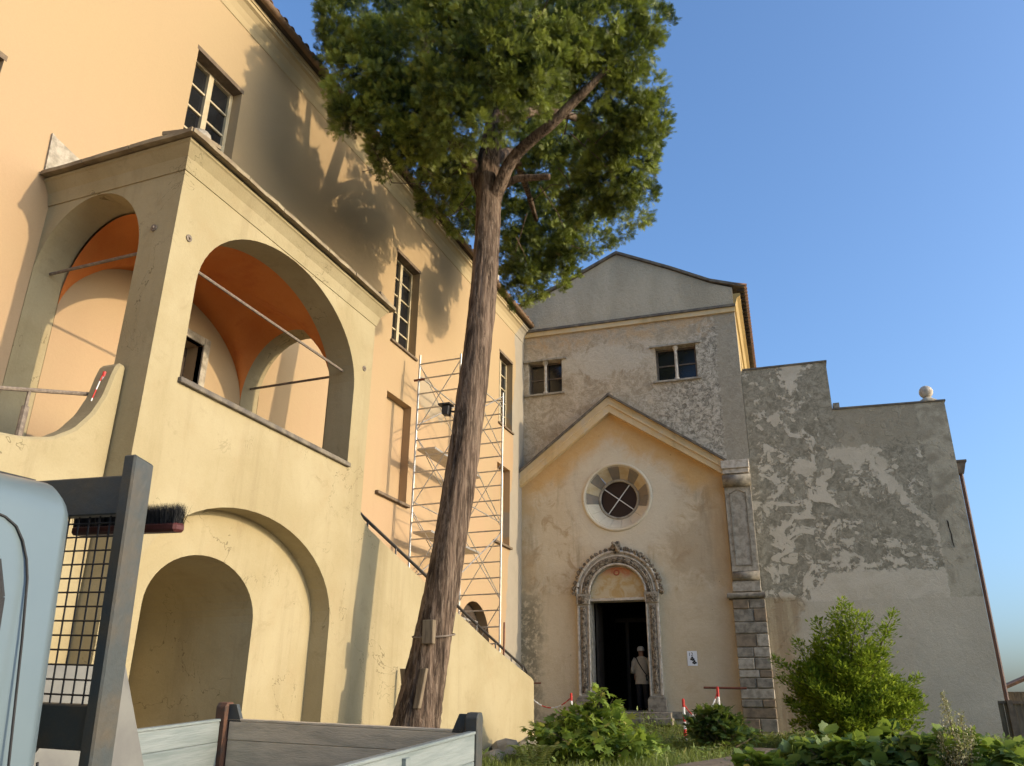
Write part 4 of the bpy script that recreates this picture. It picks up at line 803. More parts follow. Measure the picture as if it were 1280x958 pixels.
LUMPS = [(-7.24, 10, 12.19, 0.81), (-6.88, 9.9, 10.83, 0.7), (-7.06, 10, 10.28, 0.54), (-7.6, 10.2, 11.91, 0.59), (-6.69, 10.2, 11.4, 0.86), (-6.41, 10.3, 10.29, 0.76), (-6.45, 10.6, 9.63, 0.59), (-7.01, 10.4, 12.9, 0.97), (-8, 10.6, 14.35, 0.86), (-5.61, 10.2, 11.22, 0.81), (-4.99, 10, 9.95, 0.65), (-5.6, 10.3, 10.22, 0.7), (-6.05, 10.6, 9.7, 0.65), (-5.26, 10.3, 9.42, 0.59), (-4.62, 10.2, 9.32, 0.59), (-4.65, 9.9, 9.93, 0.65), (-4.26, 10, 10.06, 0.7), (-5.31, 10.2, 11.88, 0.86), (-4.42, 10, 10.99, 0.86), (-3.76, 10.2, 9.73, 0.65), (-3.37, 10.3, 10.2, 0.7), (-3.83, 10, 10.43, 0.76), (-3.47, 10.2, 11.02, 0.81), (-2.94, 10.8, 11.21, 0.81), (-2.59, 11.2, 11.84, 0.86), (-2.42, 11.6, 11.21, 0.76), (-2.93, 11.5, 10.92, 0.65), (-2.44, 12.2, 10.8, 0.65), (-2.93, 12.3, 10.65, 0.65), (-2.1, 11.6, 11.67, 0.65), (-2.5, 13, 10.31, 0.65), (-2.85, 13.4, 9.94, 0.65), (-3.02, 13.2, 10.41, 0.59), (-2.43, 12.8, 10.71, 0.59), (-3.59, 13.5, 10.59, 0.54), (-2.92, 14, 9.69, 0.59), (-3.53, 14.4, 9.69, 0.59), (-3.89, 14.2, 10.05, 0.54), (-4.09, 14, 10.26, 0.43), (-3.27, 13.8, 10.03, 0.54), (-6.67, 14, 10.69, 0.59), (-6.95, 13.8, 10.38, 0.43), (-6.68, 13, 10.55, 0.54), (-6.21, 12.6, 10.45, 0.54), (-5.7, 15.2, 9.12, 0.65), (-5.04, 15.2, 9.19, 0.59), (-6.07, 15.4, 9.92, 0.59), (-5.55, 15.6, 10.14, 0.65), (-4.6, 15, 9.59, 0.54), (-3.99, 14.8, 9.65, 0.54), (-6.03, 15.8, 10.8, 0.65), (-5.22, 15.8, 10.73, 0.65), (-5.62, 15, 8.6, 0.38), (-6.24, 15.8, 11.75, 0.65), (-5.08, 16, 11.6, 0.65), (-5.97, 16.2, 13.15, 0.76), (-4.53, 15.6, 12.57, 0.76), (-6.84, 16.2, 12.89, 0.65), (-3.78, 15, 12.37, 0.76), (-4.86, 15.4, 13.45, 0.86), (-5.83, 15.8, 14.3, 0.97), (-8.47, 11.49, 15.72, 1.03), (-6.93, 11.1, 14.68, 1.03), (-5.66, 10.9, 13.95, 1.03), (-4.64, 11.03, 13.68, 1.03), (-4.7, 12.03, 16.44, 1.03), (-3.74, 11.4, 13.71, 1.03), (-3.68, 12.4, 16.42, 1.03), (-2.84, 11.77, 13.74, 1.03), (-2.67, 12.77, 16.4, 1.03), (-8.98, 14.6, 16.39, 1.08), (-9.87, 15.8, 16.35, 0.92), (-7.45, 14.6, 15.86, 1.08), (-8.25, 15.8, 15.83, 0.92), (-5.63, 13.6, 16.3, 1.08), (-6.02, 14.6, 15.37, 1.08), (-6.72, 15.8, 15.35, 0.92), (-4.33, 13.6, 15.79, 1.08), (-4.67, 14.6, 14.91, 1.08), (-5.29, 15.8, 14.9, 0.92), (-6.47, 10.8, 9.52, 0.5), (-6.12, 10.9, 9.68, 0.5), (-6.09, 10.5, 9.99, 0.6), (-5.74, 11.3, 9.5, 0.42), (-6.89, 13.2, 10.33, 0.5), (-6.75, 14, 10.25, 0.5), (-6.55, 14.6, 10.79, 0.5), (-6.39, 14.2, 11.29, 0.6), (-5.92, 15, 10.62, 0.6), (-5.09, 15.4, 10.89, 0.6), (-4.31, 14.8, 11.38, 0.6), (-5.34, 15.6, 12.2, 0.7), (-3.04, 13.4, 11.15, 0.6), (-2.78, 13.6, 10.64, 0.6), (-5.78, 14.6, 12.18, 0.7), (-4.55, 14.4, 11.92, 0.6), (-7.09, 10.1, 9.97, 0.4), (-6.74, 10.2, 10.04, 0.5), (-4.75, 10.4, 11.11, 0.7), (-3.15, 11, 10.92, 0.6), (-5.23, 13.2, 12.27, 0.6), (-6.34, 13.2, 11.53, 0.6), (-6.66, 12.4, 10.63, 0.5), (-6.01, 16.6, 10.36, 0.55), (-5.35, 16.8, 11.01, 0.6), (-4.24, 15.8, 10.94, 0.55)]
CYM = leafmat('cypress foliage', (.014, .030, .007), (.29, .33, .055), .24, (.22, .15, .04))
def spray():
    tv, tf = [], []
    for (y0, ang, L, w) in ((0, 0, 1, .060), (.03, 46, .58, .052), (.06, -46, .56, .052), (.22, 42, .54, .050), (.26, -42, .52, .050), (.42, 38, .46, .046), (.46, -38, .44, .046), (.62, 32, .34, .042), (.65, -32, .32, .042)):
        a = R(ang); d = np.array([math.sin(a), math.cos(a), 0]); q = np.array([math.cos(a), -math.sin(a), 0]); o = np.array([0, y0, 0]); k = len(tv); zt = .10 * math.sin(ang)
        tv += [o, o + d * L * .55 + q * w + (0, 0, .03), o + d * L + (0, 0, zt - .06), o + d * L * .55 - q * w + (0, 0, .03)]; tf += [(k, k+1, k+2, k+3)]
    return np.array(tv), np.array(tf)
SPR = spray()
def foliage_lumps(lumps, tufts, per, size, seed):
    """each lump carries rounded tufts; each tuft is a puff of upward-curling sprays"""
    g = np.random.default_rng(seed); L_, D_, S_, V_ = [], [], [], []
    for (x, y, z, r) in lumps:
        r = r * .78; m = max(6, int(tufts * r * r)); c = g.normal(size=(m, 3)); c /= np.linalg.norm(c, axis=1, keepdims=True)
        cc = np.array([x, y, z]) + c * (r * g.uniform(.70, 1.02, m))[:, None] * np.array([1, 1, .95])
        for o, cd in zip(cc, c):
            n = per; d = g.normal(size=(n, 3)) * .8 + cd * .9 + np.array([0, 0, .4]); d /= np.linalg.norm(d, axis=1, keepdims=True)
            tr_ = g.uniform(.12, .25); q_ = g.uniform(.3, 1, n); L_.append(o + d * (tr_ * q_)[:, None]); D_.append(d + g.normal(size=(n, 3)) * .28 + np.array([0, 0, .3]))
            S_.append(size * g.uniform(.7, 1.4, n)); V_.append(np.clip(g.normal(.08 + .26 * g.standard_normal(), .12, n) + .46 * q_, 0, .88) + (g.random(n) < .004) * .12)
    L_, D_, S_, V_ = map(np.concatenate, (L_, D_, S_, V_))
    return L_, rots(D_, g.uniform(-1.5, 1.5, len(L_))), S_, V_
kp = [(q[0] * 1.14, q[1] * 1.14, q[2] * 1.14, q[3] * 1.14) if 14.7 <= q[1] < 16.5 and q[2] < 12 else q for q in LUMPS if q[2] < 16.5]
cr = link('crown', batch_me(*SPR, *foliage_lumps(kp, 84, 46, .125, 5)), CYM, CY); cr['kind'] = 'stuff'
g = np.random.default_rng(77); tw = MB()
for i in range(90):                                   # bare inner twigs seen under the crown
    q = kp[g.integers(len(kp))]; a = Vector((-5.1, 12.8, 11.0)).lerp(Vector(q[:3]), g.uniform(.55, .85)) + Vector(g.normal(size=3)) * .3; b = Vector(q[:3]) + Vector(g.normal(size=3)) * .35
    m1 = a.lerp(b, .5) + Vector(g.normal(size=3)) * .2
    tw.tube([a, m1, b], [.014, .010, .005], 4, False)
tw.build('twigs', M['bark'], CY)['kind'] = 'stuff'
hb = MB().box(-5.48, -5.31, 10.65, 10.74, .98, 1.30); tag(hb.build('trunk_block', M['timber'], bevel=.01), 'small wooden block tied to the cypress trunk', 'block')
tag(MB().hexa([(-5.53, 10.58, .15), (-5.43, 10.56, .15), (-5.43, 10.64, .15), (-5.53, 10.66, .15), (-5.47, 10.63, .66), (-5.37, 10.61, .66), (-5.37, 10.69, .66), (-5.47, 10.71, .66)]).build('trunk_plank', M['timber'], bevel=.008), 'narrow plank fixed low on the cypress trunk', 'plank')
tie = MB().tube([(-5.47 + .30 * math.cos(a), 11.0 + .30 * math.sin(a), 1.12 + .05 * math.sin(a)) for a in [2 * math.pi * i / 30 for i in range(31)]], .012, 5); tag(tie.build('trunk_wire', M['tie']), 'thin wire looped round the cypress trunk at the block', 'wire')
FLD = thing('floodlight', 'small black floodlight bracketed to the left side of the cypress trunk', 'lamp', (-5.50, 11.2, 4.5))
MB().hexa([(-5.54, 11.08, 4.50), (-5.43, 11.08, 4.48), (-5.43, 11.20, 4.48), (-5.54, 11.20, 4.50), (-5.55, 11.09, 4.65), (-5.42, 11.09, 4.64), (-5.42, 11.22, 4.64), (-5.55, 11.22, 4.65)]).build('housing', M['iron'], FLD, bevel=.008)
MB().box(-5.60, -5.40, 11.06, 11.24, 4.655, 4.68).build('hood', M['iron'], FLD); MB().tube([(-5.46, 11.2, 4.58), (-5.2, 11.35, 4.55)], .015, 6).build('bracket', M['iron'], FLD)

# ------------------------------------------------------------------ shrubs and herbs
FIGM = leafmat('fig leaf', (.045, .09, .015), (.28, .37, .06), .42, (.40, .34, .10)); DARKM = leafmat('dark shrub leaf', (.022, .050, .012), (.08, .125, .026), .28)
PRIV = leafmat('bright shrub leaf', (.05, .10, .008), (.36, .44, .035), .45); HERB = leafmat('herb leaf', (.05, .10, .025), (.29, .37, .10), .42, (.42, .36, .16))
DRY = leafmat('dry seed head', (.26, .22, .11), (.45, .41, .25), .3); GRS = leafmat('grass blade', (.07, .105, .02), (.25, .28, .08), .35)
STEM = plain('green-brown stem', (.10, .085, .04), (.14, .10, .05), .8, 9, .3)
def lobed(lobes, deep):
    out = []
    n = len(lobes)
    for i, (a, r) in enumerate(lobes):
        out.append((r * math.sin(R(a)), .32 + r * math.cos(R(a)), -.10 * r))
        if i < n - 1: b = (a + lobes[i+1][0]) / 2; out.append((deep * math.sin(R(b)), .32 + deep * math.cos(R(b)), -.01))
    tv = [(0, .32, .03)] + [(0, 0, 0)] + out; tf = [(0, i + 1, (i + 1) % (len(tv) - 1) + 1) for i in range(len(tv) - 1)]
    return np.array(tv), np.array(tf)
FIGL = lobed([(-140, .38), (-85, .52), (-42, .62), (0, .72), (42, .62), (85, .52), (140, .38)], .30)
SQL = lobed([(-150, .46), (-100, .55), (-50, .58), (0, .68), (50, .58), (100, .55), (150, .46)], .48)
OVL = (np.array([(0, 0, 0), (.22, .4, -.03), (0, 1, -.05), (-.22, .4, -.03), (0, .45, .05)]), np.array([(0, 1, 4), (1, 2, 4), (2, 3, 4), (3, 0, 4)]))
BLD = (np.array([(-.03, 0, 0), (.03, 0, 0), (.02, .55, .05), (-.02, .55, .05), (0, 1, .2)]), np.array([(0, 1, 2), (0, 2, 3), (3, 2, 4)]))
def bush(name, label, cat, base, stems, leaf, lsize, mat, per, seed, lean=(0, 0), group=None, droop=.2, start=.25, spread=.5, kink=.1):
    """stems: list of (dx, dy, h) tip offsets; leaves sit along the outer part of each stem and its side twigs"""
    g = np.random.default_rng(seed); b = Vector((base[0], base[1], gz(base[0], base[1]) - .03)); t = thing(name, label, cat, tuple(b), group)
    sm = MB(); L_, D_ = [], []
    for (dx, dy, h) in stems:
        o = b + Vector((g.normal() * .1, g.normal() * .1, 0)); tip = b + Vector((dx, dy, h)); mid = o.lerp(tip, .5) + Vector((g.normal() * kink, g.normal() * kink, h * .12))
        pts = [o, o.lerp(mid, .5) + Vector((0, 0, h * .05)), mid, mid.lerp(tip, .5) + Vector((0, 0, h * .03)), tip]
        sm.tube(pts, [.020, .017, .013, .009, .004], 5)
        for k in range(per):
            s = (start + (1 - start) * g.random() ** .8) * 4; i = min(int(s), 3); p = pts[i].lerp(pts[i+1], s - i); w = spread * (1.15 - s / 4)
            off = Vector(g.normal(size=3)) * w * .5; off.z *= .6; q = p + off
            if q.z < b.z + .06: q.z = b.z + .06 + .1 * g.random()
            d = off.normalized() + Vector((dx, dy, 0)) * .25 + Vector((0, 0, .45 - droop - g.random() * droop)) + Vector(g.normal(size=3)) * .3
            L_.append(q); D_.append(d)
    n = len(L_); sm.build('stems', STEM, t)
    lf = link('foliage', batch_me(leaf[0], leaf[1], np.array(L_), rots(np.array(D_), g.normal(0, .45, n)), lsize * g.uniform(.40, 1.35, n), np.clip(g.normal(.5, .25, n), 0, 1)), mat, t); lf['kind'] = 'stuff'
    return t
def fan(n, rx, ry, h, seed, top=None):
    g = np.random.default_rng(seed); out = []
    for i in range(n):
        a = 2 * math.pi * (i + g.random() * .6) / n; k = math.sqrt((i + .5) / n) if True else 1; k = g.random() ** .55
        out.append((rx * k * math.cos(a * 3.1), ry * k * math.sin(a * 3.1), h * (1 - .62 * k * k) * g.uniform(.82, 1.06)))
    return out
bush('fig_bush', 'low spreading fig bush with big lobed light green leaves before the church door', 'bush', (-4.55, 15.5), fan(46, 1.45, 1.2, .95, 3) + [(.3, 0, 1.28), (.15, .1, 1.22), (.5, -.1, 1.12), (-.1, .2, 1.1)], FIGL, .19, FIGM, 34, 12, droop=.35)
bush('dark_shrub', 'rounded dark green shrub at the foot of the block pilaster', 'bush', (-2.75, 18.9), fan(34, .75, .7, 1.0, 8), FIGL, .16, DARKM, 34, 13, droop=.3, spread=.4)
bush('tall_shrub', 'big bright yellow-green shrub with small leaves against the grey flaking wall', 'bush', (-.12, 20.6),
     [(dx * 1.0, dy * .9, h * 1.03) for dx, dy, h in fan(70, 1.45, 1.1, 2.5, 15)] + [(.1, 0, 3.15), (.25, -.1, 3.0), (-.1, .1, 2.9), (1.15, -.1, 2.85), (1.0, .2, 2.55), (-1.0, 0, 2.3), (.6, .1, 2.85), (-.5, .1, 2.75), (-1.45, .1, 1.5), (-1.5, -.2, 1.9), (-1.35, .2, 1.05), (1.45, 0, 1.5), (.4, -.4, 2.8)] + [(1.25 * math.cos(q * .52), 1.0 * math.sin(q * .52), .55 + .35 * (q % 3)) for q in range(12)], OVL, .10, PRIV, 500, 16, droop=-.15, start=.08, spread=.58)
for i, (x, y, n, rx, h) in enumerate(((-1.35, 13.2, 12, .55, .50), (-.65, 13.6, 16, .6, .70), (-.05, 13.2, 16, .55, .72), (.55, 13.0, 16, .6, .78), (1.15, 12.9, 16, .6, .80), (1.65, 12.6, 14, .5, .62), (.3, 14.8, 14, .7, .75), (-.6, 16.3, 12, .6, .5))):
    names = ['low leafy plant at the edge of the dirt path', 'broad-leaved green plant before the tall bright shrub', 'broad-leaved plant with upturned leaves beside the path-edge herbs', 'dense broad-leaved plant left of the tall pale seed head', 'dense broad-leaved plant wrapped round the tall pale seed head', 'broad-leaved plant nearest the board fence', 'leafy plant growing at the foot of the tall bright shrub', 'sprawling low plant beside the bend of the dirt path']
    bush('leafy_plant', names[i], 'plant', (x, y), fan(n, rx, rx * .9, h, 40 + i), SQL, .16, HERB if i % 2 else FIGM, 26, 60 + i, group='broad-leaved plants along the path', droop=.3, spread=.3)
# the plant gone to seed
sx_, sy_ = 1.08, 12.45; t = thing('seed_plant', 'tall plant with a pale feathery seed head among the broad leaves', 'plant', (sx_, sy_, gz(sx_, sy_)))
g = np.random.default_rng(5); sm = MB(); L_ = []
for (dx, dy, zt) in ((-.05, 0, .36), (.12, .05, .12), (.20, -.05, -.02), (-.16, .05, -.08), (.02, -.1, -.15)):
    b = Vector((sx_, sy_, gz(sx_, sy_))); tip = Vector((sx_ + dx, sy_ + dy, zt)); sm.tube([b, b.lerp(tip, .5) + Vector((.03, 0, 0)), tip], [.012, .009, .003], 5)
    for k in range(520 if zt > .3 else 300):
        s = g.random(); p = b.lerp(tip, .45 + .55 * s); w = .085 * (1.12 - s); L_.append((p.x + g.normal() * w, p.y + g.normal() * w, p.z + g.normal() * .03))
sm.build('stems', STEM, t); n = len(L_)
link('seed_heads', batch_me(*OVL, np.array(L_), rots(g.normal(size=(n, 3)) + np.array([0, 0, .6]), g.uniform(0, 3, n)), .035 * g.uniform(.6, 1.4, n), g.random(n)), DRY, t)['kind'] = 'stuff'
# fern by the rocks
fx, fy = -4.75, 13.2; t = thing('fern', 'pale green fern fronds below the fig bush', 'fern', (fx, fy, gz(fx, fy))); L_, D_ = [], []
for a in range(9):
    an = a * .7 + .2; o = Vector((fx, fy, gz(fx, fy)))
    for k in range(22):
        s = k / 21; c = o + Vector((math.cos(an) * .45 * s, math.sin(an) * .45 * s, .48 * math.sin(s * 2.0)))
        for sg in (-1, 1): L_.append(c); D_.append(Vector((-math.sin(an) * sg, math.cos(an) * sg, .2)) + Vector((math.cos(an), math.sin(an), 0)) * .6)
n = len(L_); link('fronds', batch_me(*OVL, np.array(L_), rots(np.array(D_), np.zeros(n)), np.tile(.13 * np.sin(np.repeat(np.linspace(.25, 1, 22), 2) * 3.0) + .03, 9), g.uniform(.4, 1, n)), GRS, t)['kind'] = 'stuff'
# grass and small weeds over the yard: nobody could count them
g = np.random.default_rng(9); n = 46000; X = g.uniform(-8.3, 3.2, n); Y = g.uniform(12.5, 23.3, n)
keep = np.ones(n, bool)
for i in range(len(PA) - 1):
    a, b = np.array(PA[i]), np.array(PA[i+1]); ab = b - a; q = np.clip(((X - a[0]) * ab[0] + (Y - a[1]) * ab[1]) / (ab @ ab), 0, 1)
    keep &= np.hypot(X - a[0] - q * ab[0], Y - a[1] - q * ab[1]) > .62 + .2 * g.random(n)
keep &= (np.sin(X * 1.3 + 1) * np.sin(Y * 1.1) + g.normal(0, .5, n)) > -.75
keep &= ~((X < -6.5) & (Y < 18.7)); X, Y = X[keep], Y[keep]; n = len(X); P = np.stack([X, Y, [gz(x, y) - .01 for x, y in zip(X, Y)]], 1)
d = np.stack([g.normal(0, .35, n), g.normal(0, .35, n), np.ones(n)], 1)
tag(link('grass', batch_me(*BLD, P, rots(d, g.uniform(0, 6, n)), .17 * g.uniform(.5, 1.6, n), g.random(n)), GRS), 'short rough grass between the shrubs in front of the church', 'grass', kind='stuff')
n = 11000; X = g.uniform(-6.3, 3.0, n); Y = g.uniform(13.5, 23.2, n); k = (np.sin(X * 2.1) * np.sin(Y * 1.7 + X) + g.normal(0, .3, n)) > .05
for i in range(len(PA) - 1):
    a, b = np.array(PA[i]), np.array(PA[i+1]); ab = b - a; q = np.clip(((X - a[0]) * ab[0] + (Y - a[1]) * ab[1]) / (ab @ ab), 0, 1); k &= np.hypot(X - a[0] - q * ab[0], Y - a[1] - q * ab[1]) > .7
X, Y = X[k], Y[k]; n = len(X); P = np.stack([X, Y, [gz(x, y) + .02 for x, y in zip(X, Y)]], 1); P[:, 2] += g.random(n) * .22
d = np.stack([g.normal(0, 1, n), g.normal(0, 1, n), g.uniform(.1, .8, n)], 1)
tag(link('weeds', batch_me(*OVL, P, rots(d, g.normal(0, .4, n)), .11 * g.uniform(.5, 1.4, n), g.random(n)), HERB), 'small leafy weeds scattered through the grass', 'weeds', kind='stuff')
for i, (x, y, r, nm) in enumerate(((-6.3, 17.6, .30, 'grey limestone boulder at the outer corner of the stair foot'), (-6.15, 16.7, .24, 'flat pale rock leaning on the stair parapet'), (-6.3, 15.9, .32, 'broad grey rock below the stair parapet beside the fig bush'), (-5.95, 17.1, .16, 'small rock between the boulder and the fig bush'), (-6.2, 15.1, .22, 'low rock close behind the truck tailgate'))):
    tag(link('rock', blob(r, 50 + i, 2, .22, (1.2, 1, .75), 2), M['rock'], None, Matrix.Translation((x, y, gz(x, y) + r * .3)) @ Matrix.Rotation(i * 1.3, 4, 'Z')), nm, 'rock', 'rocks at the stair foot')
tag(MB().hexa([(-6.3, 12.1, -.9), (-6.05, 12.1, -.9), (-6.05, 12.14, -.9), (-6.3, 12.14, -.9), (-6.58, 12.1, .75), (-6.33, 12.1, .75), (-6.33, 12.14, .75), (-6.58, 12.14, .75)]).build('leaning_board', M['timber']), 'grey board leaning on the stair wall behind the cypress trunk', 'board')
# ------------------------------------------------------------------ the drop-side truck, parked on the slope
Hv = Vector((-1.936, 1.936, -.292)); tz = Vector((.034, -.082, .996)).normalized(); ty = Vector((-.03, .996, .083)).normalized(); tx = ty.cross(tz).normalized(); tz = tx.cross(ty)
o_ = Hv - tz * 1.3
TK = thing('truck', 'pale blue drop-side truck with dark mesh headboard and grey aluminium sides', 'truck', mat=Matrix(((tx.x, ty.x, tz.x, o_.x), (tx.y, ty.y, tz.y, o_.y), (tx.z, ty.z, tz.z, o_.z), (0, 0, 0, 1))))
def tb(m, name, mat, parent=None, **k): return m.build(name, mat, parent or TK, local=True, **k)
M['cab'] = plain('pale blue cab paint', (.130, .171, .186), (.117, .155, .171), .35, 2, .02, .5, obj=True, coat=.3)
M['alu'] = plain('scratched aluminium board', (.248, .275, .260), (.167, .198, .186), .5, 7, .3, .4, .15, (1, .25, 3), True)
M['alu2'] = plain('worn grey board', (.62, .49, .325), (.45, .36, .24), .7, 9, .5, .3, 0, (.5, 1, 2.5), True)
M['frame_dk'] = plain('dark green-grey steel paint', (.045, .052, .05), (.075, .062, .042), .5, 7, .25, .4, obj=True)
M['rubber'] = plain('tyre rubber', (.02, .02, .02), (.03, .03, .03), .8, 9, .2)
# cab
def sec(y, inset, top):
    pts = []; x0, x1, z0, z1, r = -1.73 + inset, -.02 - inset, .45, top, .10
    def side(z): return .07 * max(0, z - 1.35)
    for cx, cz, a0 in ((x1 - r, z0 + r, -90), (x1 - r, z1 - r, 0), (x0 + r, z1 - r, 90), (x0 + r, z0 + r, 180)):
        for k in range(7):
            a = R(a0 + 15 * k); x = cx + r * math.cos(a); z = cz + r * math.sin(a); s = side(z); pts.append((x - s if x > -.9 else x + s, y, z))
    return pts
secs = [(-.165, .05, 2.18), (-.18, .015, 2.21), (-.215, 0, 2.225), (-1.0, 0, 2.235), (-1.30, .0, 2.20), (-1.42, .0, 2.10)]
cabm = MB(); n = 28; vs = []
for s in secs: vs += sec(*s)
cabm.add(vs, [(i*n+k, i*n+(k+1)%n, (i+1)*n+(k+1)%n, (i+1)*n+k) for i in range(len(secs)-1) for k in range(n)] + [tuple(range(n))[::-1], tuple(range((len(secs)-1)*n, len(secs)*n))])
# nose below the windscreen
cabm.hexa([(-1.69, -1.9, .45), (-.06, -1.9, .45), (-.05, -1.40, .45), (-1.70, -1.40, .45), (-1.66, -1.82, 1.30), (-.09, -1.82, 1.30), (-.06, -1.40, 1.42), (-1.69, -1.40, 1.42)])
cab = tb(cabm, 'cab', M['cab'], smooth=True)
def sidex(z): return -.02 - .07 * max(0, z - 1.35)
def panel(poly, off0, off1): return MB().prism(poly, lambda y, z, d: (sidex(z) + d, y, z), off0, off1)
seam = [(-.285, .5), (-.285, 1.35), (-.295, 1.8), (-.302, 1.95), (-.312, 2.0), (-.33, 2.045), (-.355, 2.08), (-.39, 2.10), (-.44, 2.112), (-1.2, 2.115), (-1.38, 1.4), (-1.38, .5)]
sm = MB()
for a, b in zip(seam, seam[1:]): sm.tube([(sidex(a[1]) + .001, *a), (sidex(b[1]) + .001, *b)], .0035, 5)
tb(sm, 'door_seam', M['rubber'], cab)
wp = [(-.39, 1.52), (-.38, 1.9), (-.405, 1.99), (-.48, 2.04), (-1.1, 2.04), (-1.28, 1.52)]
dw = tb(panel(wp, .002, .008), 'side_window', M['glass'], cab)
sm = MB()
for a, b in zip(wp, wp[1:] + wp[:1]): sm.tube([(sidex(a[1]) + .004, *a), (sidex(b[1]) + .004, *b)], .014, 6)
tb(sm, 'window_seal', M['rubber'], dw)
tb(panel(rect(-.52, -.38, 1.28, 1.33), .0, .03), 'door_handle', M['rubber'], cab, bevel=.008)
tb(MB().prism([(-.22, 2.205), (-1.2, 2.235), (-1.2, 2.262), (-.22, 2.232)], lambda y, z, d: (d, y, z), -1.56, -.19), 'roof_strip', M['rubber'], cab)
tb(MB().prism([(-1.425, 1.45), (-1.44, 1.45), (-1.435, 2.0), (-1.425, 2.0)], lambda y, z, d: (d, y, z), -1.58, -.17), 'windscreen', M['glass'], cab)
for x in (-1.5, -.25): tb(MB().tube([(x, -1.86, .85), (x, -1.905, .85)], .10, 14), 'headlight', M['glass'], cab)
tb(MB().box(-1.7, -.05, -1.98, -1.88, .38, .58), 'bumper', M['rubber'], bevel=.02)
# chassis and wheels
tb(MB().box(-1.3, -1.2, -1.8, 2.6, .5, .64).box(-.55, -.45, -1.8, 2.6, .5, .64), 'chassis', M['frame_dk'])
for y in (-.95, 1.75):
    for x in (-1.52, -.23):
        prof = [(.0, -.10), (.20, -.10), (.205, -.085), (.31, -.085), (.33, -.06), (.33, .06), (.31, .085), (.205, .085), (.20, .06), (.0, .06)]
        w = MB().tube([(x + d, y, .33) for r, d in prof[2:8]], [r for r, d in prof[2:8]], 24); wh = tb(w, 'wheel', M['rubber'], smooth=False)
        tb(MB().tube([(x - .092, y, .33), (x - .06, y, .33), (x + .06, y, .33), (x + .092, y, .33)], [.20, .17, .17, .20], 20), 'rim', M['galv'], wh)
# bed
tb(MB().box(-1.75, 0, .02, 2.77, .78, .88), 'bed_floor', M['frame_dk'])
def board(name, mat, bx, splits, axis):
    (x0, x1, y0, y1) = bx; root = None; zs = [.885] + splits + [1.30]
    for i in range(len(zs) - 1):
        m = MB().box(x0, x1, y0, y1, zs[i] + .0006, zs[i+1] - .0006)
        if root is None: root = tb(m, name, mat, bevel=.004)
        else: tb(m, 'plank', mat, root, bevel=.004)
    tb(MB().box(x0 - .006, x1 + .006, y0, y1, 1.3, 1.316), 'top_rail', mat, root, bevel=.003); return root
board('side_board', M['alu'], (-.03, 0, .13, 2.70), [1.02, 1.16], 0)
board('side_board', M['alu'], (-1.75, -1.72, .13, 2.70), [1.02, 1.18], 0)
board('tailgate', M['alu2'], (-1.68, -.07, 2.735, 2.765), [1.04, 1.19], 1)
for x, s in ((-1.75, 1), (0, -1)):
    tb(MB().prism([(2.70, .72), (2.79, .72), (2.79, 1.385), (2.775, 1.41), (2.72, 1.41), (2.70, 1.385)], lambda y, z, d: (x + s * d, y, z), -.012, .06), 'corner_post', plain('rusted steel', (.12, .055, .03), (.05, .04, .032), .8, 12, .4) if x < -1 else M['frame_dk'], bevel=.004)
    tb(MB().prism([(0.0, 1.30), (.10, 1.30), (.055, 1.40), (.0, 1.40)], lambda a, z, d: (x + s * (.058 + a), 2.735 + d, z), 0, .03), 'corner_gusset', M['frame_dk'])
for y in (.9, 1.8): tb(MB().box(-.002, .02, y, y + .05, .9, 1.28), 'board_rib', M['alu'])
# headboard: posts, beams, wire mesh
for x0 in (-.107, -1.75):
    tb(MB().prism([(.0, .70), (.085, .70), (.085, 2.325), (.0, 2.345)], lambda y, z, d: (d, y, z), x0, x0 + .047), 'headboard_post', M['frame_dk'], bevel=.006)
tb(MB().box(-1.70, -.108, .02, .07, 2.165, 2.285), 'headboard_beam', M['frame_dk'], bevel=.004)
tb(MB().box(-1.70, -.108, .02, .07, 1.50, 1.62), 'headboard_beam', M['frame_dk'], bevel=.004)
vw = MB().tube([(0, 0, 1.61), (0, 0, 2.17)], .0028, 5).me(); hw = MB().tube([(-1.65, 0, 0), (-.1, 0, 0)], .0028, 5).me()
for m in (vw, hw): m.materials.append(M['iron'])
for i in range(37): link('mesh_wire', vw, None, TK, Matrix.Translation((-1.62 + i * .0415, .047, 0)), local=True)
for i in range(13): link('mesh_wire', hw, None, TK, Matrix.Translation((0, .0415, 1.645 + i * .0415)), local=True)
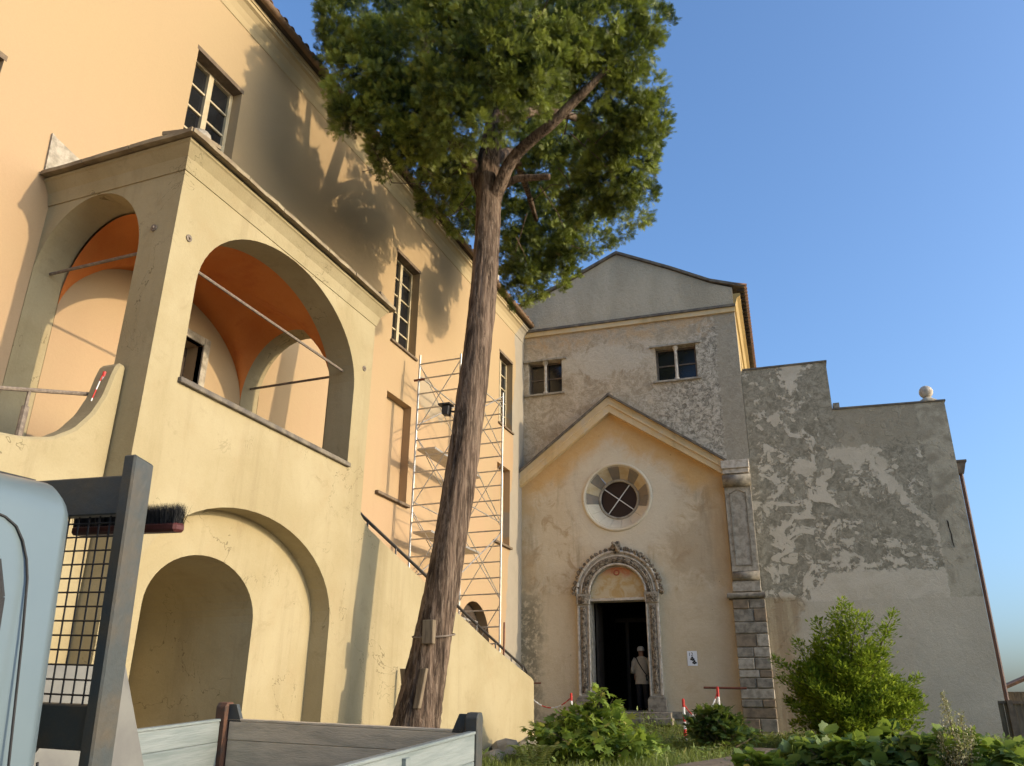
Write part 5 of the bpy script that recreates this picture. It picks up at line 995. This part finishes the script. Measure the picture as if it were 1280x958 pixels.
# a push broom hung behind the headboard
TW = WM[TK.name]
BR = thing('broom', 'push broom with black bristles and dark red wooden back resting behind the headboard', 'broom', mat=TW @ Matrix.Translation((-.26, .17, .88)))
MB().box(-.17, .255, -.025, .025, 1.245, 1.275).build('back', plain('dark red broom wood', (.075, .018, .014), (.05, .013, .01), .5, 9, .1), BR, bevel=.008, local=True)
g = np.random.default_rng(3); n = 7000; P = np.stack([g.uniform(-.165, .25, n), g.uniform(-.022, .022, n), np.full(n, 1.27)], 1); D_ = np.stack([g.normal(0, .10, n) + (P[:, 0] - .04) * .7, g.normal(0, .14, n), np.ones(n)], 1)
o = link('bristles', batch_me(np.array([(-.012, 0, 0), (.012, 0, 0), (0, 1, 0)]), np.array([(0, 1, 2)]), P, rots(D_, g.uniform(0, 3, n)), .068 * g.uniform(.8, 1.08, n), g.random(n)), plain('black bristle', (.012, .012, .012), (.02, .018, .016), .7, 9, 0), BR, local=True); o['kind'] = 'stuff'
MB().tube([(.045, .0, 1.25), (.045, 0, .02)], .012, 8).build('handle', M['timber'], BR, local=True)
# load in the bed
LP = thing('panel', 'white sheet panel leaning inside the truck bed behind the wire mesh', 'panel', mat=TW @ Matrix.Translation((-1.5, 1.6, .88)))
MB().hexa([(-.02, -.5, .01), (.02, -.5, .01), (.02, .34, .01), (-.02, .34, .01), (-.16, -.46, .80), (-.12, -.46, .80), (-.12, .14, .78), (-.16, .14, .78)]).build('sheet', plain('dusty white sheet', (.17, .165, .14), (.13, .125, .11), .6, 4, .1), LP, bevel=.004, local=True)
CB = thing('cable_coil', 'tangled black cable lying against the white panel in the truck bed', 'cable', mat=TW @ Matrix.Translation((-1.50, 1.02, .80)))
g = np.random.default_rng(8)
for i in range(5):
    ph = g.uniform(0, 6, 3); r = g.uniform(.10, .17); pts = [(r * math.cos(a + ph[0]) * (1 + .2 * math.sin(3 * a)), .12 * math.sin(a * 1.3 + ph[1]), .35 + .22 * math.sin(a + ph[2]) + .08 * i / 7) for a in [k * .12 for k in range(58)]]
    MB().tube(pts, .006, 5).build('cable_loop', M['rubber'], CB, local=True)
MB().box(-.18, .18, -.16, .16, .005, .34).build('crate', M['frame_dk'], CB, local=True, bevel=.01)
